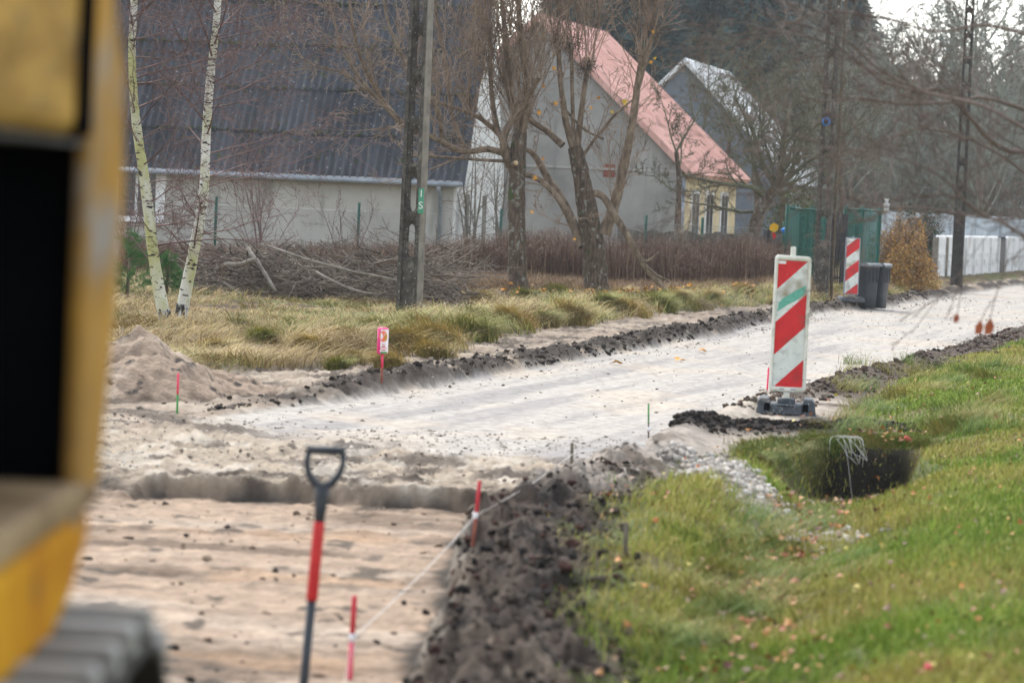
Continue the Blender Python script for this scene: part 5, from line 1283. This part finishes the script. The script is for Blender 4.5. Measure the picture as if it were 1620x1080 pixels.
# dry straw at the foot of the stalks
n = 26000; px = 640+rG.rand(n)*(1290-640); Y = np.interp(px, [640, 1000, 1290], [56.5, 58, 60.5])+rG.randn(n)*.7; X = (px-810)/FPX*Y; V, Fq, c = blade_mesh(X, Y, terrain(X, Y), .18+.25*rG.rand(n), np.full(n, .010), rG.rand(n)*6.3, .3+.6*rG.rand(n), pick(rG, [(.36, .26, .15), (.26, .17, .10), (.18, .11, .07)], [3, 3, 2], n), 3)
o = npmesh('straw_fringe', V, Fq, M['blade'], col=c); tag(o, 'pale straw fringe at the foot of the dried stalks', 'grass', kind='stuff')
# right lawn
def right_mask(X, Y):
    dr = X-XR(Y)-bankn(Y)*np.where(Y < 18, 1, .9); n2 = fbm(X, Y, 3, 4, 1)-.5; bw = bank_width(X, Y); return dr+.35*n2-(bw+.05), dr
n = 760000; X, Y = sample(n, 7.5, 60, .0, .21, 2)
mk_, dr = right_mask(X, Y); dd = X-XD(Y)
stn = np.exp(-((X-1.40-.12*(17.8-Y))/.32)**2)*np.exp(-((Y-18.4)/1.9)**2)
soil = ss(.60, .68, fbm(X, Y, 1.5, 4, 7))*(dd < .5)*(Y < 23)
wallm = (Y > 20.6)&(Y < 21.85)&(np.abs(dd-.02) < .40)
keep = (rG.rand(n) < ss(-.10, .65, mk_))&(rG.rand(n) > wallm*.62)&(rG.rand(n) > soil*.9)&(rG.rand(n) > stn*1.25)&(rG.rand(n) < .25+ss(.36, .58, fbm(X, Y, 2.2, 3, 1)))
X, Y, dd, dr = X[keep], Y[keep], dd[keep], dr[keep]; n = len(X); Z = terrain(X, Y)
lush = fbm(X, Y, .7, 3, 3)+.08*ss(.2, 1.8, dd)*(Y < 30)-.04; yel = fbm(X, Y, .9, 3, 6)
cg = pick(rG, [(.19, .28, .035), (.25, .34, .05), (.12, .20, .025), (.34, .38, .08)], [4, 3, 3, 2], n); cy = pick(rG, [(.40, .37, .09), (.48, .40, .14), (.30, .31, .06), (.24, .16, .07)], [3, 2, 3, 1], n)
m_ = (lush+.10*rG.randn(n) > .50)[:, None]; col = np.where(m_, cg, cy)
rough_ = (dd+.5*rG.randn(n)+.8*(fbm(X, Y, 1.5, 3, 2)-.5) < .6)&(Y < 21.7); h = np.where(rough_, .03+.07*rG.rand(n)**1.5, .018+.035*rG.rand(n))*np.where(Y > 24, 1.35, 1); h = h*(.7+.7*fbm(X, Y, 2.5, 2, 0))
az = rG.rand(n)*2*PI
V, Fq, c = blade_mesh(X, Y, Z-.004, h*.9, (.0026+.00024*Y)*(.7+.8*rG.rand(n)), az, .15+.75*rG.rand(n)**1.5, col*1.08, 2)
o = npmesh('lawn_grass', V, Fq, M['blade'], col=c); tag(o, 'short green and yellowish grass on the right bank', 'grass', kind='stuff')
# overhanging long grass round the dark hole and along the ditch
Xs, Ys, H_, AZ, CC, LE = [], [], [], [], [], []
for k in range(190):
    if k >= 150: x = 1285+rt.random()*175; y = 697+rt.random()*12
    elif k < 60: x = 1180+rt.random()*115; y = 700+rt.random()*34
    elif k < 100: x = 1330+rt.random()*290; y = 575+rt.random()*120
    else: t = rt.random(); x = 1290-t*230+rt.gauss(0, 45); y = 800+t*260
    b = GT(x, y); m = 130; sc_ = .055 if k < 60 else .08
    d = rG.randn(m, 2)*sc_+np.array([[b.x, b.y]]); Xs.append(d[:, 0]); Ys.append(d[:, 1]); H_.append((.08+.13*rG.rand(m))*(1.25 if 60 <= k < 100 else .7 if k >= 150 else .8 if k < 60 else 1)); a0 = -PI/2 if (k < 60 or k >= 150) else rt.uniform(0, 6.3); AZ.append(a0+rG.randn(m)*.7); LE.append((.7 if k < 60 else .4)+.6*rG.rand(m))
    g = rt.random() < .55; CC.append(pick(rG, [(.14, .22, .04), (.22, .26, .06), (.10, .16, .03)] if g else [(.36, .30, .11), (.28, .25, .07), (.2, .2, .05)], [3, 2, 2], m))
X = np.concatenate(Xs); Y = np.concatenate(Ys); V, Fq, c = blade_mesh(X, Y, terrain(X, Y)-.01, np.concatenate(H_), np.full(len(X), .0055), np.concatenate(AZ), np.concatenate(LE), np.concatenate(CC), 4)
o = npmesh('ditch_grass', V, Fq, M['blade'], col=c); tag(o, 'long grass tufts hanging into the ditch and round its dark hole', 'grass', kind='stuff')

# ------------------------------------------------------------------ stones, clods, leaves
def scatter(name, label, cat, X, Y, S, cols, m_, sub=1, flat=.6, seed=1, sink=.25):
    n = len(X); Z = terrain(X, Y)+np.asarray(S)*flat*(1-2*sink)*.5; b = ico_base(sub); V, Fq = scatter_mesh(b, np.stack([X, Y, Z], -1), S, flat, seed)
    cc = np.array(cols)[np.random.RandomState(seed).randint(0, len(cols), n)]*(.75+.5*np.random.RandomState(seed+1).rand(n, 1)); o = npmesh(name, V, [Fq], m_, col=np.repeat(cc, len(b[0]), axis=0)); return tag(o, label, cat, kind='stuff')
n = 2600; X = 1.40+rG.randn(n)*.22; Y = 17.9+rG.randn(n)*1.35; X = X+.12*(17.8-Y); k = (np.abs(X-1.40-.12*(17.8-Y)) < .28)&(np.abs(Y-17.9) < 2.2)&(fbm(X, Y, 3.0, 3, 2)+.15*rG.rand(n) > .46); X, Y = X[k], Y[k]
k = int(len(X)); X2 = 1.36+rG.randn(40)*.05; Y2 = 16.3+rG.randn(40)*.2
X = np.concatenate([X, X2]); Y = np.concatenate([Y, Y2]); scatter('rubble_stones', 'pale rubble stones tipped into the ditch side', 'stones', X, Y, .012+.026*rG.rand(len(X))**2, [(.40, .37, .335), (.50, .475, .44), (.28, .255, .23), (.34, .30, .255)], M['stone'], 2, .65, 3)
n = 2600; X = rG.rand(n); Y = 17.75+rG.rand(n)*4.5; X = -3.6+X*4.4; scatter('gravel', 'small loose gravel on the churned sand', 'gravel', X, Y, .005+.012*rG.rand(n)**3, [(.45, .4, .34), (.55, .5, .44), (.14, .12, .1), (.3, .25, .2)], M['stone'], 1, .6, 4)
n = 2400; Y = 18+rG.rand(n)**.8*52; u = rG.rand(n); u = np.where(rG.rand(n) < .6, np.where(u < .5, u*.24, 1-(1-u)*.24), u); X = XL(Y)+u*(XR(Y)-XL(Y)); scatter('road_pebbles', 'scattered pebbles and crumbs on the pale road', 'pebbles', X, Y, .004+.014*rG.rand(n)**5+.0001*Y, [(.52, .48, .42), (.40, .35, .29), (.10, .08, .07), (.09, .07, .06), (.6, .57, .52)], M['stone'], 1, .5, 6)
# clods: trench floor, right bank, left ledge, heap
n = 800; X = -3.2+rG.rand(n)*2.9; Y = 9+rG.rand(n)*8.3; s = .004+.020*rG.rand(n)**5; scatter('trench_clods', 'crumbs of dark soil strewn over the trench floor', 'soil crumbs', X, Y, s, [(.05, .04, .035), (.3, .22, .16), (.16, .11, .08), (.38, .29, .21)], M['clod'], 1, .6, 7)
n = 3600; Y = 8.5+rG.rand(n)*10; X = XR(Y)+bankn(Y)+.0+rG.rand(n)**1.2*.75; s = .004+.022*rG.rand(n)**4; scatter('bank_clods', 'black soil clods piled along the trench bank', 'soil clods', X, Y, s, [(.06, .048, .038), (.075, .06, .048), (.03, .026, .024), (.03, .026, .023), (.028, .024, .022), (.10, .075, .06), (.06, .03, .024)], M['clod'], 2, .75, 8)
n = 3400; Y = 22.5+rG.rand(n)**.8*45; X = XL(Y)-.02-np.abs(rG.randn(n))*.20-.10; s = .006+.026*rG.rand(n)**4; scatter('ledge_clods', 'dark clods along the left road ledge', 'soil clods', X, Y, s, [(.045, .036, .03), (.06, .048, .04), (.03, .025, .022), (.2, .17, .14)], M['clod'], 2, .7, 9)
n = 1500; t = rG.rand(n); X = 1.15+t*1.9; Y = 22.4+t*1.25+rG.randn(n)*.17; s = .006+.022*rG.rand(n)**3; scatter('heap_clods', 'black crumbly clods of the low spoil ridge by the driveway', 'soil clods', X, Y, s, [(.03, .026, .024), (.018, .016, .016), (.045, .036, .03)], M['clod'], 2, .7, 10)
n = 1800; Y = 24.5+rG.rand(n)*22; X = XR(Y)+bankn(Y)*.9+.1+np.abs(rG.randn(n))*.25; s = .007+.028*rG.rand(n)**4; scatter('verge_clods', 'brown clods along the right edge of the road', 'soil clods', X, Y, s, [(.07, .05, .04), (.045, .035, .03), (.12, .08, .06), (.2, .17, .14)], M['clod'], 2, .65, 11)
def leaf_litter(name, label, X, Y, s, cols, seed, up=.012):
    r = np.random.RandomState(seed); n = len(X); Z = terrain(X, Y)+up; a = r.rand(n)*6.3; nr = r.randn(n, 3)*.45; nr[:, 2] += 1; nr /= np.linalg.norm(nr, axis=1, keepdims=True)
    u = np.stack([np.cos(a), np.sin(a), 0*a], -1); u -= nr*(u*nr).sum(1, keepdims=True); u /= np.linalg.norm(u, axis=1, keepdims=True); v = np.cross(nr, u); c = np.stack([X, Y, Z], -1); S = np.asarray(s)[:, None]
    ks = []
    for k in range(8): an = 2*PI*k/8; q = 1.0 if k % 2 == 0 else .62; ks.append(c+S*q*(u*math.cos(an)+v*math.sin(an)*.8)+nr*S*.25*math.cos(2*an))
    V = np.stack([c]+ks, 1).reshape(-1, 3); b = (np.arange(n)*9)[:, None]; Fq = np.concatenate([b+np.array([[0, 1+k, 1+(k+1) % 8]]) for k in range(8)], 0)
    cc = np.array(cols)[r.randint(0, len(cols), n)]*(.7+.5*r.rand(n, 1)); o = npmesh(name, V, [Fq], M['leafm'], col=np.repeat(cc, 9, axis=0)); tag(o, label, 'leaves', kind='stuff')
n = 1000; X, Y = sample(n, 8.5, 34, .03, .19, 2); k = (X-XR(Y)) > .5; X, Y = X[k], Y[k]; leaf_litter('fallen_leaves', 'russet and brown leaves fallen on the right hand grass', X, Y, .008+.017*rG.rand(len(X))**1.6, [(.42, .14, .04), (.28, .09, .04), (.50, .22, .06), (.14, .06, .035), (.30, .20, .12), (.5, .42, .1)], 3, .055)
n = 420; t = rG.rand(n); Y = 11+t*12; X = XD(Y)+.05+rG.randn(n)*.13; leaf_litter('ditch_leaves', 'russet leaves gathered along the ditch bottom', X, Y, .014+.018*rG.rand(n), [(.34, .10, .035), (.42, .18, .05), (.14, .06, .04)], 4, .06)
n = 2600; px = 600+rG.rand(n)*560; Y = 42+rG.rand(n)*15; X = (px-810)/FPX*Y; dg = XG(Y)-X; k = (dg > .6)&(fbm(X, Y, 1.1, 4, 2) > .50); X, Y = X[k], Y[k]; leaf_litter('brown_leaf_litter', 'dark wet leaves lying under the pollarded trees', X, Y, .03+.03*rG.rand(len(X)), [(.10, .05, .04), (.07, .04, .035), (.16, .07, .05), (.22, .16, .14)], 5, .03)
n = 150; px = 790+rG.rand(n)*480; Y = 50+rG.rand(n)*9; X = (px-810)/FPX*Y; k = XG(Y)-X > .3; X, Y = X[k], Y[k]; leaf_litter('orange_leaf_litter', 'bright orange maple leaves caught in the straw under the trees', X, Y, .035+.02*rG.rand(len(X)), [(.62, .30, .04), (.55, .22, .03)], 6, .16)
for i, (x, y) in enumerate(((1075, 572), (1110, 558), (975, 577))):
    p = GT(x, y); V, F3 = [], []; maple_leaf(p.x, p.y, p.z+.03, .075, random.Random(i), V, F3, True); o = npmesh('road_leaf', V, [np.array(F3)], M['leaf_orange']); tag(o, ['yellow orange leaf lying on the pale road midway', 'orange leaf lying farther along the pale road', 'orange leaf lying nearest the dark left ledge'][i], 'leaf')

# sand pile
def sand_pile(name, label, px, py, rx, ry, h, seed):
    b = GT(px, py); n, m = 90, 90; u = np.linspace(-1, 1, n); A, B = np.meshgrid(u, u, indexing='ij'); X = b.x+A*rx*1.3; Y = b.y+B*ry*1.3
    d = np.sqrt((A*1.3)**2+(B*1.3)**2)+.25*(fbm(X, Y, 1.5, 3, seed)-.5); z = h*np.clip(1-d, 0, 1)**.85*(1+.5*(fbm(X, Y, 5, 4, seed)-.5))+.03*(fbm(X, Y, 14, 3, 1)-.5)-.03*(d > .98)
    Z = terrain(X, Y)+z-.02; c = np.zeros(X.shape+(3,))+np.array((.31, .235, .175)); c = mixc(c, (.16, .115, .085), ss(.5, .62, fbm(X, Y, 4, 4, 3))*.8); c = mixc(c, (.42, .35, .28), ss(.52, .65, fbm(X, Y, 3, 4, 5))*.6); c = mixc(c, (.05, .04, .035), ss(.66, .7, fbm(X, Y, 9, 3, 6)))
    i = np.arange(n-1)[:, None]*m; j = np.arange(m-1)[None]; q = np.stack([i+j, i+j+m, i+m+j+1, i+j+1], -1).reshape(-1, 4)
    o = npmesh(name, np.stack([X, Y, Z], -1).reshape(-1, 3), q[:, ::-1], M['sand'], col=c.reshape(-1, 3), smooth=True); tag(o, label, 'sand pile')
sand_pile('sand_pile', 'tall heap of greyish brown sand beside the excavator', 212, 622, .85, .9, .50, 2)
sand_pile('sand_pile', 'lower spread out heap of sand sloping towards the grass', 305, 620, .72, .6, .24, 4)

# brushwood pile and logs
def rod(T, r, a, b, r0, ns=5, k=6, wob=.05):
    P = [tuple(a.lerp(b, i/(k-1))+(rv(r)*wob*(b-a).length*.25 if 0 < i < k-1 else Vector())) for i in range(k)]; T.add(P, [r0*(1-.6*i/(k-1)) for i in range(k)], ns)
BP = Tubes(); r = random.Random(15)
for i in range(1150):
    px = r.triangular(270, 600, 420) if r.random() < .78 else r.uniform(520, 735); base = np.interp(px, [270, 450, 560, 730], [475, 478, 470, 478]); hgt = np.interp(px, [270, 330, 450, 520, 640, 730], [45, 85, 70, 35, 55, 60]); py = base-r.random()**1.2*hgt
    Y = 46+r.random()*5; g = AT(px, py, Y); L = r.uniform(.3, 1.6); az = r.gauss(0, 1.0); d = Vector((math.cos(az), math.sin(az)*.9, r.gauss(0, .34)))
    a = g-d*L*.5; b = g+d*L*.5; a.z = max(a.z, .05); b.z = max(b.z, .05); rod(BP, r, a, b, r.uniform(.005, .018), wob=.16)
SPP = dict(n=[1, 5], ang=[(0, 0), (25, 60)], ratio=[1, .45], wander=[.1, .14], up=[0, 0], rr=.5, rmin=.004)
for i in range(90):
    px = r.uniform(560, 730); g = AT(px, r.uniform(400, 470), 46+r.random()*4); g.z = max(g.z, .1); grow(BP, r, g, Vector((r.choice((-1, 1))*r.uniform(.5, 1), r.gauss(0, .5), r.uniform(0, .5))), r.uniform(.6, 1.5), .012, 0, SPP)
o = BP.build('brushwood_pile', M['dead_wood']); tag(o, 'tangled heap of cut branches between the birches and the lattice pole', 'brushwood pile', kind='stuff')
for lab, (x0, y0), (x1, y1), rw in (('grey log resting on top of the brushwood with pale cut end', (343, 425), (405, 411), .045), ('pale log leaning steeply down the brushwood heap', (392, 392), (436, 460), .035), ('long thin bare pole lying along the brushwood towards the lattice pole', (420, 388), (628, 443), .022), ('thin curved branch trailing down to the grass before the brushwood', (335, 440), (460, 492), .015), ('crooked pale branch lying across the brushwood near the lattice pole', (500, 430), (590, 465), .022)):
    a, b = AT(x0, y0, 46.2), AT(x1, y1, 45.6); t = Tubes(); rr2 = random.Random(len(lab)); P = [a.lerp(b, k/6)+Vector((0, 0, (-.05*math.sin(k/6*PI) if rw < .03 else 0)))+rv(rr2)*(.012 if 0 < k < 6 else 0) for k in range(7)]
    tag(tube('cut_log' if rw > .03 else 'cut_branch', P, [rw*(1-.05*k) for k in range(7)], M['log_wood'], None, 10), lab, 'log' if rw > .03 else 'branch')

# coil of pale wire hanging over the dark hole
c0 = GT(1340, 703)+Vector((0, .08, .06)); T = Tubes(); r = random.Random(2)
for k in range(5):
    rx, rz_ = r.uniform(.04, .11), r.uniform(.05, .11); ox = c0+Vector((r.uniform(-.05, .07), -.35-.03*k, .02)); T.add([tuple(ox+Vector((rx*math.sin(a+.5*math.sin(a*2+k)), .03*math.cos(a*2+k), -rz_*(1-math.cos(a+.3*k))*(1+.2*math.sin(a*3+k))))) for a in [2*PI*j/20 for j in range(21)]], [  .0015]*21, 5)
a = GT(1290, 706)
for dz in (): T.add([tuple(a+Vector((.9*t, -.1-.15*t, .07+dz+.03*math.sin(t*9+dz*80)))) for t in [k/12 for k in range(13)]], [.003]*13, 5)
T.add([tuple(a+Vector((.12+.13*t, -.3, .07-.42*t*t+.05*math.sin(t*5)))) for t in [k/10 for k in range(11)]], [.0015]*11, 5)
o = T.build('wire_coil', M['string']); tag(o, 'loose coil of pale cord hanging over the dark ditch hole', 'cord')
p = GT(1437, 706); o = tube('red_plug', [p+Vector((-.03, 0, .06)), p+Vector((.02, .01, .03))], [.02, .024], M['red_paint']); tag(o, 'small red plastic cap lying on the grass beyond the ditch', 'cap')
p = GT(1468, 1072); o = tube('red_fruit', [p+Vector((-.01, 0, .03)), p+Vector((0, 0, .035)), p+Vector((.012, 0, .03))], [.012, .018, .01], M['pink_paint']); tag(o, 'small bright red object lying in the nearest grass', 'litter')
p = GT(692+1310-1310, 470)
ws = AT(1325, 474, 61); o = thing('white_bucket', 'small white tub on the grass behind the black metal gate', 'tub', (ws.x, 64.6, .08)); tube('tub_body', [(0, 0, 0), (0, 0, .3)], [.13, .16], M['white_pvc'], o, 16); tube('tub_rim', [(0, 0, .301), (0, 0, .33)], .17, M['white_pvc'], o, 16)

# ------------------------------------------------------------------ blurred branches hanging in from the right
SPF = dict(n=[1, 5, 3], ang=[(0, 0), (25, 60), (25, 60)], ratio=[1, .5, .5], wander=[.12, .16, .2], up=[-.01, -.02, -.03], rr=.55, rmin=.002, t0=.1)
r = random.Random(19)
OB_ = []
FB = [([(1640, 215), (1560, 170), (1480, 150), (1400, 130), (1330, 78), (1270, 58), (1180, 40)], [9, 8, 7, 6, 5, 4, 2], 14.5, 18, 'upper arching bare branch reaching in from the right above the far pole'),
      ([(1650, 240), (1580, 232), (1500, 150), (1450, 140), (1390, 110), (1330, 60), (1230, 30)], [12, 11, 8, 7, 5, 4, 3], 15.5, 18, 'thick bare branch sloping down across the top corner of the sky'),
      ([(1650, 400), (1600, 360), (1540, 330), (1490, 280), (1420, 250), (1330, 235), (1230, 240)], [8, 7, 7, 5, 4, 3, 2], 14, 18, 'bare branch crossing low in front of the white fence'),
      ([(1640, 180), (1560, 155), (1520, 160), (1430, 165), (1360, 155), (1300, 160), (1240, 140)], [9, 8, 7, 6, 5, 4, 2], 16, 16, 'level bare branch in front of the far lattice poles'),
      ([(1650, 345), (1560, 345), (1470, 330), (1390, 325), (1300, 300), (1200, 290)], [5, 5, 4, 4, 3, 2], 14.5, 14, 'thin low branch hanging over the pale blue wall'),
      ([(1640, 60), (1560, 40), (1480, 50), (1400, 30), (1300, 20), (1200, 60)], [8, 7, 6, 5, 4, 2], 15, 16, 'topmost bare branch along the upper edge of the picture'),
      ([(1640, 290), (1590, 250), (1520, 215), (1450, 205), (1380, 230), (1300, 250), (1160, 235)], [7, 6, 5, 4, 4, 3, 2], 17, 16, 'slender twiggy branch across the distant bare wood')]
for pl, w_, Y, kids, lab in FB:
    T = Tubes(); P, R = limb(T, r, pl, [q*.72 for q in w_], Y, .15, SPF, int(kids*1.1), .62, 0, 8, (20, 65))
    o = T.build('overhanging_branch', M['twig_front']); tag(o, lab, 'branch', 'bare branches hanging in from the right'); OB_.append(o)
V, F3 = [], []; T = Tubes()
Tl = OB_[2]
for i, (x, y, s) in enumerate(((1513, 503, .018), (1549, 518, .026), (1565, 517, .030))):
    p = AT(x, y, 14); s *= 1.3; V, F3 = [], []; n0 = len(V); V += [(p.x-s*.5, p.y, p.z-s*.9), (p.x+s*.35, p.y+.01, p.z-s*.8), (p.x+s*.6, p.y, p.z+.1*s), (p.x+s*.1, p.y-.01, p.z+s), (p.x-s*.5, p.y+.005, p.z+.2*s)]; 
    o = npmesh('hanging_leaf', V, [np.array([(0, 1, 2), (0, 2, 4), (2, 3, 4)])], M['leaf_rust'], Tl)
T.add([tuple(AT(x, y, 14)) for x, y in ((1600, 365), (1590, 420), (1575, 470), (1565, 508))], [.002]*4, 4); T.add([tuple(AT(x, y, 14)) for x, y in ((1575, 470), (1560, 490), (1550, 510))], [.0018]*3, 4); T.add([tuple(AT(x, y, 14)) for x, y in ((1545, 335), (1530, 400), (1515, 495))], [.0018]*3, 4)
T.build('leaf_stalk', M['twig_front'], Tl)

# ------------------------------------------------------------------ haze
mb = MB(); mb.box(-120, 120, -40, 260, -1.2, 26); hzo = mb.build('haze', [])
hm = bpy.data.materials.new('haze'); hm.use_nodes = True; nn = hm.node_tree.nodes; nn.remove(nn['Principled BSDF'])
pv = nn.new('ShaderNodeVolumePrincipled'); pv.inputs['Density'].default_value = .0004; pv.inputs['Color'].default_value = (.93, .96, 1, 1); pv.inputs['Anisotropy'].default_value = .2
hm.node_tree.links.new(pv.outputs[0], nn['Material Output'].inputs['Volume']); hzo.data.materials.clear(); hzo.data.materials.append(hm); tag(hzo, kind='stuff'); hzo['label'] = 'pale damp air between the road and the far wood'; hzo['category'] = 'haze'
